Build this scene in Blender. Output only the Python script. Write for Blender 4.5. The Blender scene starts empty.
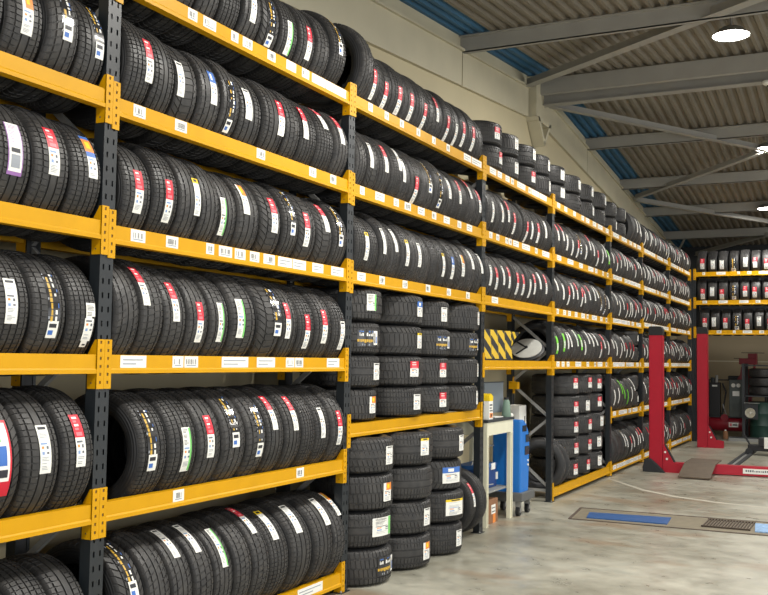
import bpy, math, random
from mathutils import Matrix, Vector
random.seed(7)
R = math.radians
PI = math.pi
scene = bpy.context.scene
col = scene.collection

# ---------------------------------------------------------------- camera
cam_d = bpy.data.cameras.new('camera')
cam_d.sensor_width = 36
cam_d.lens = 969.02 / 768 * 36
cam_d.clip_start = .05
cam = bpy.data.objects.new('camera', cam_d)
col.objects.link(cam)
yaw, pitch, roll = 0.46130, 0.06269, 0.01554
fw = Vector((-math.sin(yaw) * math.cos(pitch), math.cos(yaw) * math.cos(pitch), math.sin(pitch)))
rt = Vector((math.cos(yaw), math.sin(yaw), 0))
up = rt.cross(fw)
rr = rt * math.cos(roll) + up * math.sin(roll)
uu = -rt * math.sin(roll) + up * math.cos(roll)
CAMZ = 1.79
cam.matrix_world = Matrix(((rr.x, uu.x, -fw.x, 0), (rr.y, uu.y, -fw.y, 0), (rr.z, uu.z, -fw.z, CAMZ), (0, 0, 0, 1)))
scene.camera = cam

# ---------------------------------------------------------------- world and exposure
w = bpy.data.worlds.new('world'); scene.world = w; w.use_nodes = True
w.node_tree.nodes['Background'].inputs[0].default_value = (.75, .85, 1, 1)
w.node_tree.nodes['Background'].inputs[1].default_value = 1.0
scene.view_settings.view_transform = 'Standard'
scene.view_settings.look = 'None'
scene.view_settings.gamma = 1
scene.view_settings.use_curve_mapping = False
scene.view_settings.exposure = -0.12


def area_light(name, loc, rot, sx, sy, power, color=(1, 1, 1), spread=180):
    d = bpy.data.lights.new(name, 'AREA'); d.shape = 'RECTANGLE'; d.size = sx; d.size_y = sy
    d.energy = power; d.color = color; d.spread = R(spread)
    o = bpy.data.objects.new(name, d); o.location = loc; o.rotation_euler = rot; col.objects.link(o)
    return o


# daylight fill, added at invented door openings on the right and behind the camera
FILL_TINT = (1.0, .985, .95)
FILL_OPENINGS = [(-1.5, 3.0), (5.0, 9.5), (12.0, 16.5), (19.0, 23.0)]
FILL_POWER = [150, 150, 100, 35]
for (a, b), pw in zip(FILL_OPENINGS, FILL_POWER):
    area_light('fill_daylight', (6.95, (a + b) / 2, 1.95), (0, R(90), 0), 3.6, b - a - .2, pw, FILL_TINT)
area_light('fill_daylight', (0.5, -3.9, 2.0), (R(90), 0, 0), 7, 3.4, 80, FILL_TINT)

# lamps of the hall in view, then unseen ones added to light it (the fixtures are built further down around the same points)
LAMPS = [(-1.41, 12.2, 5.82), (-1.50, 18.25, 5.66), (-1.86, 22.55, 5.24), (-1.35, 6.1, 5.30), (-1.3, 0.6, 4.85),
         (2.6, 3.2, 5.1), (2.6, 9.0, 5.4), (2.6, 15.2, 5.4), (2.6, 21.0, 5.0)]
LAMP_POWER = 200
for i, p in enumerate(LAMPS):
    area_light('lamp_light', (p[0], p[1], p[2] - .075), (0, 0, 0), .34, .34, LAMP_POWER * (.45 if i in (2, 8) else 1), (1, .965, .9))


# ---------------------------------------------------------------- materials
def new_mat(name):
    m = bpy.data.materials.new(name); m.use_nodes = True
    return m, m.node_tree.nodes, m.node_tree.links, m.node_tree.nodes['Principled BSDF']


def srgb(r, g, b):
    f = lambda c: (c / 255 / 12.92) if c <= 10 else ((c / 255 + .055) / 1.055) ** 2.4
    return (f(r), f(g), f(b), 1)


def mat(name, rgb, rough=.5, metal=0, noise=0, nscale=8, bump=0, spec=.5, emit=None, emit_s=0, detail=6):
    m, n, l, p = new_mat(name)
    c = srgb(*rgb)
    p.inputs['Base Color'].default_value = c
    p.inputs['Roughness'].default_value = rough
    p.inputs['Metallic'].default_value = metal
    p.inputs['Specular IOR Level'].default_value = spec
    if noise or bump:
        tc = n.new('ShaderNodeTexCoord'); nz = n.new('ShaderNodeTexNoise')
        nz.inputs['Scale'].default_value = nscale; nz.inputs['Detail'].default_value = detail
        l.new(tc.outputs['Object'], nz.inputs['Vector'])
        if noise:
            mr = n.new('ShaderNodeMapRange')
            mr.inputs['From Min'].default_value = .25; mr.inputs['From Max'].default_value = .75
            mr.inputs['To Min'].default_value = 1 - noise; mr.inputs['To Max'].default_value = 1 + noise
            l.new(nz.outputs['Fac'], mr.inputs['Value'])
            mx = n.new('ShaderNodeVectorMath'); mx.operation = 'SCALE'
            mx.inputs[0].default_value = c[:3]
            l.new(mr.outputs[0], mx.inputs['Scale']); l.new(mx.outputs[0], p.inputs['Base Color'])
        if bump:
            b = n.new('ShaderNodeBump'); b.inputs['Strength'].default_value = bump; b.inputs['Distance'].default_value = .01
            l.new(nz.outputs['Fac'], b.inputs['Height']); l.new(b.outputs[0], p.inputs['Normal'])
    if emit:
        p.inputs['Emission Color'].default_value = (*emit, 1); p.inputs['Emission Strength'].default_value = emit_s
    return m


M = {}
M['yellow'] = mat('yellow_paint', (206, 152, 0), .45, spec=.25, noise=.06, nscale=6)
M['steel_blue'] = mat('dark_blue_grey_paint', (32, 37, 41), .42, noise=.12, nscale=14)
M['galv'] = mat('galvanised_steel', (150, 150, 148), .45, .25, noise=.1)
M['white'] = mat('white_paper', (236, 236, 230), .5)
M['red'] = mat('label_red', (208, 28, 52), .45)
M['redink'] = mat('label_pink', (232, 120, 130), .5)
M['ink'] = mat('label_ink', (40, 42, 50), .5)
M['grey_ink'] = mat('label_grey_ink', (150, 156, 165), .5)
M['l_green'] = mat('label_green', (120, 205, 110), .5)
M['l_brightgreen'] = mat('label_bright_green', (120, 215, 60), .5)
M['l_yellow'] = mat('label_yellow', (240, 205, 20), .5)
M['l_orange'] = mat('label_orange', (232, 140, 60), .5)
M['l_blue'] = mat('label_blue', (60, 110, 190), .5)
M['l_violet'] = mat('label_violet', (150, 105, 170), .5)
M['gold'] = mat('label_gold', (200, 160, 50), .35)
M['red_paint'] = mat('red_lift_paint', (176, 22, 46), .38, noise=.05)
M['dark_red'] = mat('dark_red_paint', (135, 22, 38), .4)
M['black'] = mat('black_plastic', (28, 29, 32), .5)
M['dark'] = mat('dark_grey', (48, 52, 56), .55, noise=.1)
M['machine'] = mat('machine_grey_green', (78, 86, 84), .55, noise=.1)
M['green'] = mat('green_drum_paint', (36, 66, 58), .45, noise=.15)
M['grey'] = mat('grey_paint', (140, 142, 140), .5)
M['rubberfoot'] = mat('black_rubber_foot', (38, 40, 44), .7)
M['brownplate'] = mat('worn_brown_steel', (98, 86, 72), .6, .2, noise=.15, nscale=12)
M['cream'] = mat('cream_wall_paint', (202, 191, 158), .75, noise=.05, nscale=1.2, bump=.05)
M['cream2'] = mat('cream_steel_paint', (200, 193, 168), .65, noise=.07, nscale=2.0, bump=.03)
M['backwall'] = mat('beige_back_wall', (160, 146, 120), .75, noise=.04, nscale=1)
M['purlin'] = mat('grey_purlin_paint', (158, 156, 150), .55, noise=.06, nscale=3)
M['blue'] = mat('blue_plastic', (30, 118, 205), .42, noise=.04)
M['bluefloor'] = mat('blue_painted_steel', (36, 84, 142), .5, noise=.12, nscale=20)
M['ltblue'] = mat('pale_blue_scuffed_paint', (130, 165, 205), .6, noise=.35, nscale=30)
M['cardboard'] = mat('cardboard', (140, 100, 70), .85, noise=.08, nscale=20)
M['bench'] = mat('cream_bench_paint', (226, 224, 200), .5, noise=.03)
M['screen'] = mat('grey_monitor_back', (112, 122, 130), .45)
M['lens'] = mat('lamp_lens', (255, 250, 240), .3, emit=(1, .97, .9), emit_s=38)
M['chrome'] = mat('polished_reflector', (225, 222, 212), .15, .9)
M['glassy'] = mat('dark_window_plastic', (22, 34, 52), .15)
M['greencan'] = mat('pale_green_plastic', (120, 145, 130), .5)
M['drain'] = mat('worn_channel_concrete', (124, 116, 98), .75, noise=.15, nscale=10)
M['drainedge'] = mat('rusty_dark_steel', (84, 72, 62), .7, noise=.2, nscale=18)
M['film'] = mat('clear_wrap_film_over_rubber', (46, 46, 48), .18)
M['tray'] = mat('grey_machine_tray', (92, 94, 94), .5)
M['paleline'] = mat('faint_pale_floor_line', (186, 183, 168), .5, noise=.08, nscale=6)
M['l_paleblue'] = mat('label_pale_blue', (130, 160, 205), .5)
M['soft_ink'] = mat('label_soft_ink', (96, 100, 110), .5)
M['disc'] = mat('scuffed_grey_disc', (186, 186, 180), .5, noise=.06, nscale=14)

# rubber of the sidewalls: fine concentric rings
def rubber_side():
    m, n, l, p = new_mat('tyre_sidewall_rubber')
    tc = n.new('ShaderNodeTexCoord'); nz = n.new('ShaderNodeTexNoise')
    nz.inputs['Scale'].default_value = 9; l.new(tc.outputs['Object'], nz.inputs['Vector'])
    cr = n.new('ShaderNodeValToRGB')
    cr.color_ramp.elements[0].position = .3; cr.color_ramp.elements[0].color = (.012, .0125, .014, 1)
    cr.color_ramp.elements[1].position = .75; cr.color_ramp.elements[1].color = (.021, .0215, .023, 1)
    l.new(nz.outputs['Fac'], cr.inputs['Fac']); l.new(cr.outputs[0], p.inputs['Base Color'])
    uv = n.new('ShaderNodeUVMap'); sp = n.new('ShaderNodeSeparateXYZ'); l.new(uv.outputs[0], sp.inputs[0])
    mu = n.new('ShaderNodeMath'); mu.operation = 'MULTIPLY'; mu.inputs[1].default_value = 420
    l.new(sp.outputs[1], mu.inputs[0])
    si = n.new('ShaderNodeMath'); si.operation = 'SINE'; l.new(mu.outputs[0], si.inputs[0])
    b = n.new('ShaderNodeBump'); b.inputs['Strength'].default_value = .35; b.inputs['Distance'].default_value = .002
    l.new(si.outputs[0], b.inputs['Height']); l.new(b.outputs[0], p.inputs['Normal'])
    p.inputs['Roughness'].default_value = .5
    return m


def math_node(n, l, op, a, b=None, c=None):
    q = n.new('ShaderNodeMath'); q.operation = op
    for i, x in enumerate((a, b, c)):
        if x is None: continue
        if isinstance(x, (int, float)): q.inputs[i].default_value = x
        else: l.new(x, q.inputs[i])
    return q.outputs[0]


def rubber_tread(name, tone=1.0):
    m, n, l, p = new_mat(name)
    tc = n.new('ShaderNodeTexCoord'); nz = n.new('ShaderNodeTexNoise')
    nz.inputs['Scale'].default_value = 14; nz.inputs['Detail'].default_value = 8
    l.new(tc.outputs['Object'], nz.inputs['Vector'])
    cr = n.new('ShaderNodeValToRGB')
    t = tone
    cr.color_ramp.elements[0].position = .3; cr.color_ramp.elements[0].color = (.018 * t, .018 * t, .019 * t, 1)
    cr.color_ramp.elements[1].position = .72; cr.color_ramp.elements[1].color = (.044 * t, .042 * t, .040 * t, 1)
    l.new(nz.outputs['Fac'], cr.inputs['Fac']); l.new(cr.outputs[0], p.inputs['Base Color'])
    p.inputs['Roughness'].default_value = .5
    return m


M['side'] = rubber_side()
TREADS = [rubber_tread('tyre_tread_rubber', t) for t in (1, 1.1, .95, .9, 1.15)]


def floor_mat():
    m, n, l, p = new_mat('polished_worn_concrete')
    tc = n.new('ShaderNodeTexCoord')
    n1 = n.new('ShaderNodeTexNoise'); n1.inputs['Scale'].default_value = .55; n1.inputs['Detail'].default_value = 9; n1.inputs['Roughness'].default_value = .65
    mp = n.new('ShaderNodeMapping'); mp.inputs['Scale'].default_value = (1, 1.15, 1); mp.inputs['Rotation'].default_value = (0, 0, .7)
    l.new(tc.outputs['Object'], mp.inputs[0]); l.new(mp.outputs[0], n1.inputs['Vector'])
    cr = n.new('ShaderNodeValToRGB'); e = cr.color_ramp.elements
    e[0].position = .30; e[0].color = srgb(118, 108, 88)
    e[1].position = .47; e[1].color = srgb(150, 148, 134)
    x = e.new(.62); x.color = srgb(178, 176, 162)
    x = e.new(.8); x.color = srgb(150, 156, 148)
    l.new(n1.outputs['Fac'], cr.inputs['Fac'])
    n2 = n.new('ShaderNodeTexNoise'); n2.inputs['Scale'].default_value = 3.4; n2.inputs['Detail'].default_value = 10; n2.inputs['Roughness'].default_value = .7
    l.new(mp.outputs[0], n2.inputs['Vector'])
    mr = n.new('ShaderNodeMapRange'); mr.inputs['From Min'].default_value = .3; mr.inputs['From Max'].default_value = .7
    mr.inputs['To Min'].default_value = .74; mr.inputs['To Max'].default_value = 1.18
    l.new(n2.outputs['Fac'], mr.inputs['Value'])
    sc = n.new('ShaderNodeVectorMath'); sc.operation = 'SCALE'; l.new(cr.outputs[0], sc.inputs[0]); l.new(mr.outputs[0], sc.inputs['Scale'])
    # rusty brown worn patches
    n3 = n.new('ShaderNodeTexNoise'); n3.inputs['Scale'].default_value = .8; n3.inputs['Detail'].default_value = 7
    mp3 = n.new('ShaderNodeMapping'); mp3.inputs['Location'].default_value = (3.1, 7.7, 0); mp3.inputs['Scale'].default_value = (1, 1.8, 1)
    l.new(tc.outputs['Object'], mp3.inputs[0]); l.new(mp3.outputs[0], n3.inputs['Vector'])
    r3 = n.new('ShaderNodeValToRGB'); r3.color_ramp.elements[0].position = .56; r3.color_ramp.elements[1].position = .66
    l.new(n3.outputs['Fac'], r3.inputs['Fac'])
    mx = n.new('ShaderNodeMix'); mx.data_type = 'RGBA'
    fm = math_node(n, l, 'MULTIPLY', r3.outputs[0], .55)
    l.new(fm, mx.inputs['Factor']); l.new(sc.outputs[0], mx.inputs[6]); mx.inputs[7].default_value = srgb(140, 112, 84)
    l.new(mx.outputs[2], p.inputs['Base Color'])
    rr_ = n.new('ShaderNodeMapRange'); rr_.inputs['To Min'].default_value = .22; rr_.inputs['To Max'].default_value = .5
    rr_.inputs['From Min'].default_value = .3; rr_.inputs['From Max'].default_value = .7
    l.new(n2.outputs['Fac'], rr_.inputs['Value']); l.new(rr_.outputs[0], p.inputs['Roughness'])
    b = n.new('ShaderNodeBump'); b.inputs['Strength'].default_value = .12; b.inputs['Distance'].default_value = .004
    l.new(n2.outputs['Fac'], b.inputs['Height']); l.new(b.outputs[0], p.inputs['Normal'])
    return m


M['floor'] = floor_mat()
M['roof'] = mat('grey_brown_roof_sheet', (124, 117, 104), .7, noise=.16, nscale=1.5)
M['roofblue'] = mat('blue_roof_sheet', (50, 98, 130), .6, noise=.12, nscale=1.5)


def hazard():
    m, n, l, p = new_mat('yellow_and_black_hazard_chevrons')
    tc = n.new('ShaderNodeTexCoord'); sp = n.new('ShaderNodeSeparateXYZ'); l.new(tc.outputs['Object'], sp.inputs[0])
    zz = math_node(n, l, 'ADD', math_node(n, l, 'MULTIPLY', sp.outputs[2], -.9), math_node(n, l, 'MULTIPLY', math_node(n, l, 'FLOOR', math_node(n, l, 'DIVIDE', sp.outputs[1], .232)), .07))
    s = math_node(n, l, 'ADD', sp.outputs[1], math_node(n, l, 'MULTIPLY', zz, -1.0))
    f = math_node(n, l, 'FRACT', math_node(n, l, 'DIVIDE', s, .19))
    g = math_node(n, l, 'GREATER_THAN', f, .5)
    mx = n.new('ShaderNodeMix'); mx.data_type = 'RGBA'; l.new(g, mx.inputs['Factor'])
    mx.inputs[6].default_value = srgb(30, 30, 30); mx.inputs[7].default_value = srgb(212, 178, 36)
    l.new(mx.outputs[2], p.inputs['Base Color']); p.inputs['Roughness'].default_value = .45
    return m


M['hazard'] = hazard()


# ---------------------------------------------------------------- mesh helpers
class MB:
    def __init__(s): s.v = []; s.f = []; s.m = []; s.mats = []; s.uv = None

    def mi(s, m):
        if m not in s.mats: s.mats.append(m)
        return s.mats.index(m)

    def add(s, vs, fs, m):
        o = len(s.v); k = s.mi(m)
        s.v += [tuple(v) for v in vs]
        s.f += [tuple(i + o for i in f) for f in fs]; s.m += [k] * len(fs)
        return s

    def box(s, x0, x1, y0, y1, z0, z1, m, mtx=None):
        vs = [Vector((x, y, z)) for x in (x0, x1) for y in (y0, y1) for z in (z0, z1)]
        if mtx: vs = [mtx @ v for v in vs]
        return s.add(vs, [(0, 1, 3, 2), (4, 6, 7, 5), (0, 4, 5, 1), (2, 3, 7, 6), (0, 2, 6, 4), (1, 5, 7, 3)], m)

    def prism(s, poly, axis, a, b, m):
        """poly: 2D points in the plane across the axis"""
        def P(q, t):
            return {'x': (t, q[0], q[1]), 'y': (q[0], t, q[1]), 'z': (q[0], q[1], t)}[axis]
        n = len(poly)
        vs = [P(q, a) for q in poly] + [P(q, b) for q in poly]
        fs = [tuple(range(n))[::-1], tuple(range(n, 2 * n))] + [(i, (i + 1) % n, n + (i + 1) % n, n + i) for i in range(n)]
        return s.add(vs, fs, m)

    def tube(s, p, q, r, m, n=10, r2=None):
        p, q = Vector(p), Vector(q); r2 = r if r2 is None else r2
        d = (q - p).normalized(); a = d.orthogonal().normalized(); b = d.cross(a)
        vs = []
        for c, rad in ((p, r), (q, r2)):
            vs += [c + (a * math.cos(2 * PI * i / n) + b * math.sin(2 * PI * i / n)) * rad for i in range(n)]
        fs = [tuple(range(n))[::-1], tuple(range(n, 2 * n))] + [(i, (i + 1) % n, n + (i + 1) % n, n + i) for i in range(n)]
        return s.add(vs, fs, m)

    def bar(s, p, q, wd, ht, m):
        """rectangular bar from p to q"""
        p, q = Vector(p), Vector(q); d = (q - p).normalized()
        u = Vector((0, 0, 1)); a = d.cross(u)
        if a.length < 1e-4: a = Vector((1, 0, 0))
        a.normalize(); b = a.cross(d).normalized()
        vs = [c + a * i * wd / 2 + b * j * ht / 2 for c in (p, q) for i in (-1, 1) for j in (-1, 1)]
        return s.add(vs, [(0, 1, 3, 2), (4, 6, 7, 5), (0, 4, 5, 1), (2, 3, 7, 6), (0, 2, 6, 4), (1, 5, 7, 3)], m)

    def lathe(s, prof, m, n=32, axis='z', c=(0, 0, 0), cap=False):
        """prof: (radius, height)"""
        vs = []
        for (r, h) in prof:
            for i in range(n):
                t = 2 * PI * i / n; a, b = r * math.cos(t), r * math.sin(t)
                v = {'z': (a, b, h), 'y': (a, h, b), 'x': (h, a, b)}[axis]
                vs.append((v[0] + c[0], v[1] + c[1], v[2] + c[2]))
        fs = []
        for k in range(len(prof) - 1):
            for i in range(n):
                fs.append((k * n + i, k * n + (i + 1) % n, (k + 1) * n + (i + 1) % n, (k + 1) * n + i))
        if cap:
            fs.append(tuple(range(n))[::-1]); fs.append(tuple(range((len(prof) - 1) * n, len(prof) * n)))
        return s.add(vs, fs, m)

    def mesh(s, name, smooth=False, fix=True):
        me = bpy.data.meshes.new(name)
        me.from_pydata(s.v, [], s.f)
        for m in s.mats: me.materials.append(m)
        me.polygons.foreach_set('material_index', s.m)
        if smooth: me.polygons.foreach_set('use_smooth', [True] * len(s.f))
        me.update()
        if fix:
            import bmesh
            bm = bmesh.new(); bm.from_mesh(me); bmesh.ops.recalc_face_normals(bm, faces=bm.faces); bm.to_mesh(me); bm.free()
        return me

    def build(s, name, parent=None, loc=(0, 0, 0), rot=(0, 0, 0), smooth=False, bevel=0, angle=None):
        me = s.mesh(name, smooth or angle is not None)
        o = bpy.data.objects.new(name, me); col.objects.link(o)
        o.location = loc; o.rotation_euler = rot
        if parent: o.parent = parent
        if angle is not None:
            me.set_sharp_from_angle(angle=R(angle))
        if bevel:
            b = o.modifiers.new('bevel', 'BEVEL'); b.width = bevel; b.segments = 2; b.limit_method = 'ANGLE'; b.harden_normals = False
        return o


def tag(o, label=None, cat=None, group=None, kind=None):
    if label: o['label'] = label
    if cat: o['category'] = cat
    if group: o['group'] = group
    if kind: o['kind'] = kind
    return o


def empty(name, loc, rot=(0, 0, 0)):
    o = bpy.data.objects.new(name, None); o.empty_display_size = .1
    o.location = loc; o.rotation_euler = rot; col.objects.link(o)
    return o


def link(name, me, parent, loc=(0, 0, 0), rot=(0, 0, 0), scale=None):
    o = bpy.data.objects.new(name, me); col.objects.link(o); o.parent = parent
    o.location = loc; o.rotation_euler = rot
    if scale: o.scale = scale
    return o


# ================================================================ THE HALL
WX = -4.6           # inner face of the side wall
YB = 27.2           # back wall
XR = 7.2
YF = -4.2


def roof_z(y):
    return 6.23 - (.085 * (14.6 - y) if y < 14.6 else .1 * (y - 14.6))


tag(MB().box(WX - .3, XR + .2, YF - .2, YB + .2, -.2, 0, M['floor']).build('floor'), kind='structure')
b = MB()
b.prism([(YF, 0), (YB + .2, 0), (YB + .2, roof_z(YB + .2) + .05), (14.6, roof_z(14.6) + .05), (YF, roof_z(YF) + .05)], 'x', WX - .25, WX, M['cream'])
tag(b.build('wall_left'), kind='structure')
b = MB(); b.box(WX, XR, YB, YB + .2, 0, 1.84, M['backwall']); b.box(WX, XR, YB + .006, YB + .2, 1.84, 1.87, M['cream2'])
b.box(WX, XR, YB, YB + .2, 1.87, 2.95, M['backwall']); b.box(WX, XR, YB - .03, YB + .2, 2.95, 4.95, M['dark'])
tag(b.build('wall_back'), kind='structure')
b = MB()
edges = [YF] + [v for d in FILL_OPENINGS for v in d] + [YB + .2]  # gaps in the unseen wall, made for the added daylight fill
for i in range(0, len(edges), 2):
    b.box(XR - .2, XR, edges[i], edges[i + 1], 0, 4.0, M['cream'])
b.box(XR - .2, XR, YF, YB + .2, 4.0, 6.4, M['cream'])
tag(b.build('wall_right'), kind='structure')
b = MB(); b.box(WX - .25, -3.2, YF - .2, YF, 0, 6, M['cream']); b.box(4.2, XR, YF - .2, YF, 0, 6, M['cream']); b.box(-3.2, 4.2, YF - .2, YF, 3.8, 6, M['cream'])
tag(b.build('wall_front'), kind='structure')

# corrugated roof: ribs run along Y on both slopes
def roof(x0, x1, m, pitch, name):
    mb = MB(); xs = []; x = x0
    while x < x1 - 1e-6:
        xs += [(x, 0), (x + pitch * .18, -.04), (x + pitch * .5, -.04), (x + pitch * .68, 0)]; x += pitch
    xs.append((x, 0))
    for (ya, yb) in ((YF, 14.6), (14.6, YB + .3)):
        vs = [(x, ya, roof_z(ya) + d) for x, d in xs] + [(x, yb, roof_z(yb) + d) for x, d in xs]
        n = len(xs)
        mb.add(vs, [(i, i + 1, n + i + 1, n + i) for i in range(n - 1)], m)
        vs = [(x, ya, roof_z(ya) + d + .04) for x, d in ((x0 - .02, 0), (x, 0))] + [(x, yb, roof_z(yb) + d + .04) for x, d in ((x0 - .02, 0), (x, 0))]
        mb.add(vs, [(0, 1, 3, 2)], m)
    return tag(mb.build(name), kind='structure')


roof(WX, WX + .42, M['roofblue'], .14, 'ceiling')
roof(WX + .42, XR + .2, M['roof'], .15, 'ceiling')

# cream rail and flashing following the gable along the top of the side wall
def gable_strip(za, zb, x, m, name, segs=((YF, 11.28), (11.31, 14.0), (14.62, 17.48), (17.51, YB))):
    mb = MB()
    for a, c in segs:
        pts = [(a, roof_z(a) - za), (c, roof_z(c) - za), (c, roof_z(c) - zb), (a, roof_z(a) - zb)]
        mb.prism(pts, 'x', WX - .01, x, m)
    return tag(mb.build(name), kind='structure')


gable_strip(.68, .235, WX + .05, M['cream2'], 'trim_1')
gable_strip(.235, .03, WX + .02, M['cream2'], 'trim_2', ((YF, 14.0), (14.62, YB)))
gable_strip(.24, .21, WX + .09, M['cream2'], 'trim_3', ((YF, 14.0), (14.62, YB)))

# purlins across the hall
k = 4
for y in (-2.9, -.05, 2.8, 5.65, 8.5, 11.3, 17.5, 20.3, 22.7, 25.2):
    z = roof_z(y) - .05
    mb = MB()
    mb.box(WX - .02, XR, y - .008, y + .008, z - .2, z, M['purlin'])
    mb.box(WX - .02, XR, y - .008, y + .07, z - .2, z - .188, M['purlin'])
    mb.box(WX - .02, XR, y - .07, y + .008, z - .014, z, M['purlin'])
    mb.box(WX - .02, XR, y + .062, y + .07, z - .2, z - .17, M['purlin'])
    tag(mb.build('trim_%d' % k), kind='structure'); k += 1
# main frame: rafter and cream wall column
mb = MB()
zr = roof_z(14.6) - .06
mb.box(WX - .02, XR, 14.59, 14.61, zr - .36, zr, M['purlin'])
mb.box(WX - .02, XR, 14.52, 14.68, zr - .372, zr - .355, M['purlin'])
mb.box(WX - .02, XR, 14.52, 14.68, zr - .015, zr, M['purlin'])
mb.box(WX - .02, XR, 14.25, 14.27, zr - .26, zr - .03, M['purlin'])
mb.box(WX - .02, XR, 14.25, 14.34, zr - .275, zr - .26, M['purlin'])
tag(mb.build('trim_%d' % k), kind='structure'); k += 1
mb = MB()
mb.box(WX - .02, WX + .16, 14.05, 14.30, 5.50, roof_z(14.2) - .06, M['cream2'])
mb.box(WX - .02, WX + .11, 14.30, 14.62, 5.50, roof_z(14.6) - .25, M['cream2'])
mb.prism([(14.02, 5.50), (14.70, 5.50), (14.36, 5.10)], 'x', WX - .02, WX + .02, M['cream2'])
mb.prism([(14.02, 5.50), (14.10, 5.50), (14.42, 5.14), (14.36, 5.10)], 'x', WX, WX + .2, M['cream2'])
mb.prism([(14.70, 5.50), (14.62, 5.50), (14.34, 5.16), (14.36, 5.10)], 'x', WX, WX + .2, M['cream2'])
mb.prism([(14.02, 5.50), (14.70, 5.50), (14.68, 5.44), (14.04, 5.44)], 'x', WX, WX + .2, M['cream2'])
tag(mb.build('trim_%d' % k), kind='structure'); k += 1


def brace(p, q, wd=.07, ht=.09):
    global k
    mb = MB(); mb.bar(p, q, wd, .008, M['purlin'])
    a = Vector(p) + Vector((0, 0, ht / 2)); c = Vector(q) + Vector((0, 0, ht / 2))
    mb.bar(a, c, .01, ht, M['purlin'])
    tag(mb.build('trim_%d' % k), kind='structure'); k += 1


brace((-4.53, 13.87, 5.93), (-.3, 10.25, 5.63), .15, .12)
brace((-4.556, 15.0, 5.90), (-1.507, 18.334, 5.58), .11, .10)
brace((-4.42, 21.02, 5.31), (-1.507, 18.334, 5.58), .11, .10)
brace((-4.42, 21.2, 5.29), (-1.97, 23.78, 5.03), .11, .10)
brace((-4.08, 27.1, 4.70), (-2.08, 25.1, 4.90), .11, .10)
brace((-1.507, 18.334, 5.56), (1.6, 21.4, 5.27), .11, .10)
brace((-1.507, 18.334, 5.56), (1.6, 15.2, 5.88), .11, .10)
brace((-4.5, 26.4, 4.60), (-4.05, 25.2, 4.93), .05, .05)
# ================================================================ PALLET RACKING
FX, BX = -3.6, -4.2                    # front and rear faces of the side racking
LV = {5: 3.825, 4: 3.13, 3: 2.435, 2: 1.737, 1: .960, 12: .955, 11: 1.222, 0: .105}
POST = [1.14, 3.980, 6.679, 9.635, 12.188, 15.35, 17.80, 20.52, 23.232]
BLV = {5: 3.842, 4: 3.185, 3: 2.500}           # the back rack hangs its beams a little higher
BAY_LEVELS = [(5, 4, 3, 2, 1, 0), (5, 4, 3, 2, 1, 0), (5, 4, 3, 11), (5, 4, 3, 2), (5, 4, 3, 2, 0),
              (5, 4, 3, 2, 12, 0), (5, 4, 3, 2, 12, 0), (5, 4, 3, 2, 12, 0)]
POST_TOP = 3.945
FINE = {(0, 4): 3.147, (0, 3): 2.444, (1, 5): 3.822, (1, 4): 3.125, (1, 3): 2.431, (2, 4): 3.117, (2, 3): 2.425, (3, 4): 3.121, (3, 3): 2.427,
        (4, 4): 3.133, (4, 3): 2.426, (5, 4): 3.141, (5, 3): 2.440, (6, 4): 3.136, (6, 3): 2.466, (7, 4): 3.138, (7, 3): 2.470}


def lz(bay, lv):      # beams were hooked in a slot higher or lower from bay to bay
    return FINE.get((bay, lv), LV[lv])


def bay_of(y):
    return max(i for i in range(8) if POST[i] < y + .05 or i == 0)



def upright_mesh():
    """perforated channel: slotted front face 0.10 wide (local y -0.1..0), flanges going back to -x"""
    mb = MB(); m = M['steel_blue']; t = .003; H = POST_TOP
    ys = [-.1, -.079, -.067, -.033, -.021, 0]
    for a, b_ in ((0, 1), (2, 3), (4, 5)):
        mb.box(-t, 0, ys[a], ys[b_], .004, H, m)
    z = .06
    while z < H - .05:
        for a in (1, 3):
            mb.box(-t, 0, ys[a], ys[a + 1], z + .03, min(z + .075, H), m)
        z += .075
    for a in (1, 3): mb.box(-t, 0, ys[a], ys[a + 1], .004, .06, m)
    mb.box(-.07, -t, -.1, -.097, .004, H, m)
    mb.box(-.07, -t, -.003, 0, .004, H, m)
    mb.box(-.0705, -.0675, -.1, -.08, .004, H, m); mb.box(-.0705, -.0675, -.02, 0, .004, H, m)
    mb.box(-.0665, -.0600, -.0975, -.0035, .004, H, M['black'])
    return mb.mesh('upright_post')


UPR = upright_mesh()
rack = tag(empty('pallet_rack', (FX, 0, 0)),
           'long yellow and dark blue steel pallet rack along the left wall, loaded with tyres', 'rack')


def rx(o):   # parent to the rack, keeping world coordinates in the mesh
    return o


def brace_mesh(lo=.17):
    mb = MB(); zs = [lo, .62, 1.06, 1.50, 1.94, 2.38, 2.82, 3.26, 3.70]
    for i in range(len(zs) - 1):
        xa, xb = (-.035, -.565) if i % 2 == 0 else (-.565, -.035)
        mb.bar((xa, -.05, zs[i]), (xb, -.05, zs[i + 1]), .028, .034, M['galv'])
    mb.bar((-.035, -.05, lo - .03), (-.565, -.05, lo - .03), .028, .034, M['galv'])
    return mb.mesh('frame_brace')


BR = brace_mesh()
FOOT = MB().box(-.085, .02, -.115, .015, 0, .006, M['steel_blue']).tube((.008, -.11, .006), (.008, -.11, .02), .008, M['galv'], 6).mesh('foot_plate')
for i, y in enumerate(POST):
    p = link('upright_post', UPR, rack, (0, y, 0)); link('foot_plate', FOOT, p)
    p = link('upright_post', UPR, rack, (-.6, y - .1, 0), (0, 0, PI)); link('foot_plate', FOOT, p)
    link('frame_brace', BR, rack, (0, y, 0))


def beam_mesh(L):
    """box beam with a stepped lower lip, front face at x=0, running 0..L in y, centred on z=0"""
    mb = MB(); m = M['yellow']
    mb.prism([(0, .05), (0, -.022), (.006, -.030), (.006, -.05), (-.05, -.05), (-.05, .05)], 'y', 0, L, m)
    return mb.mesh('shelf_beam')


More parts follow.
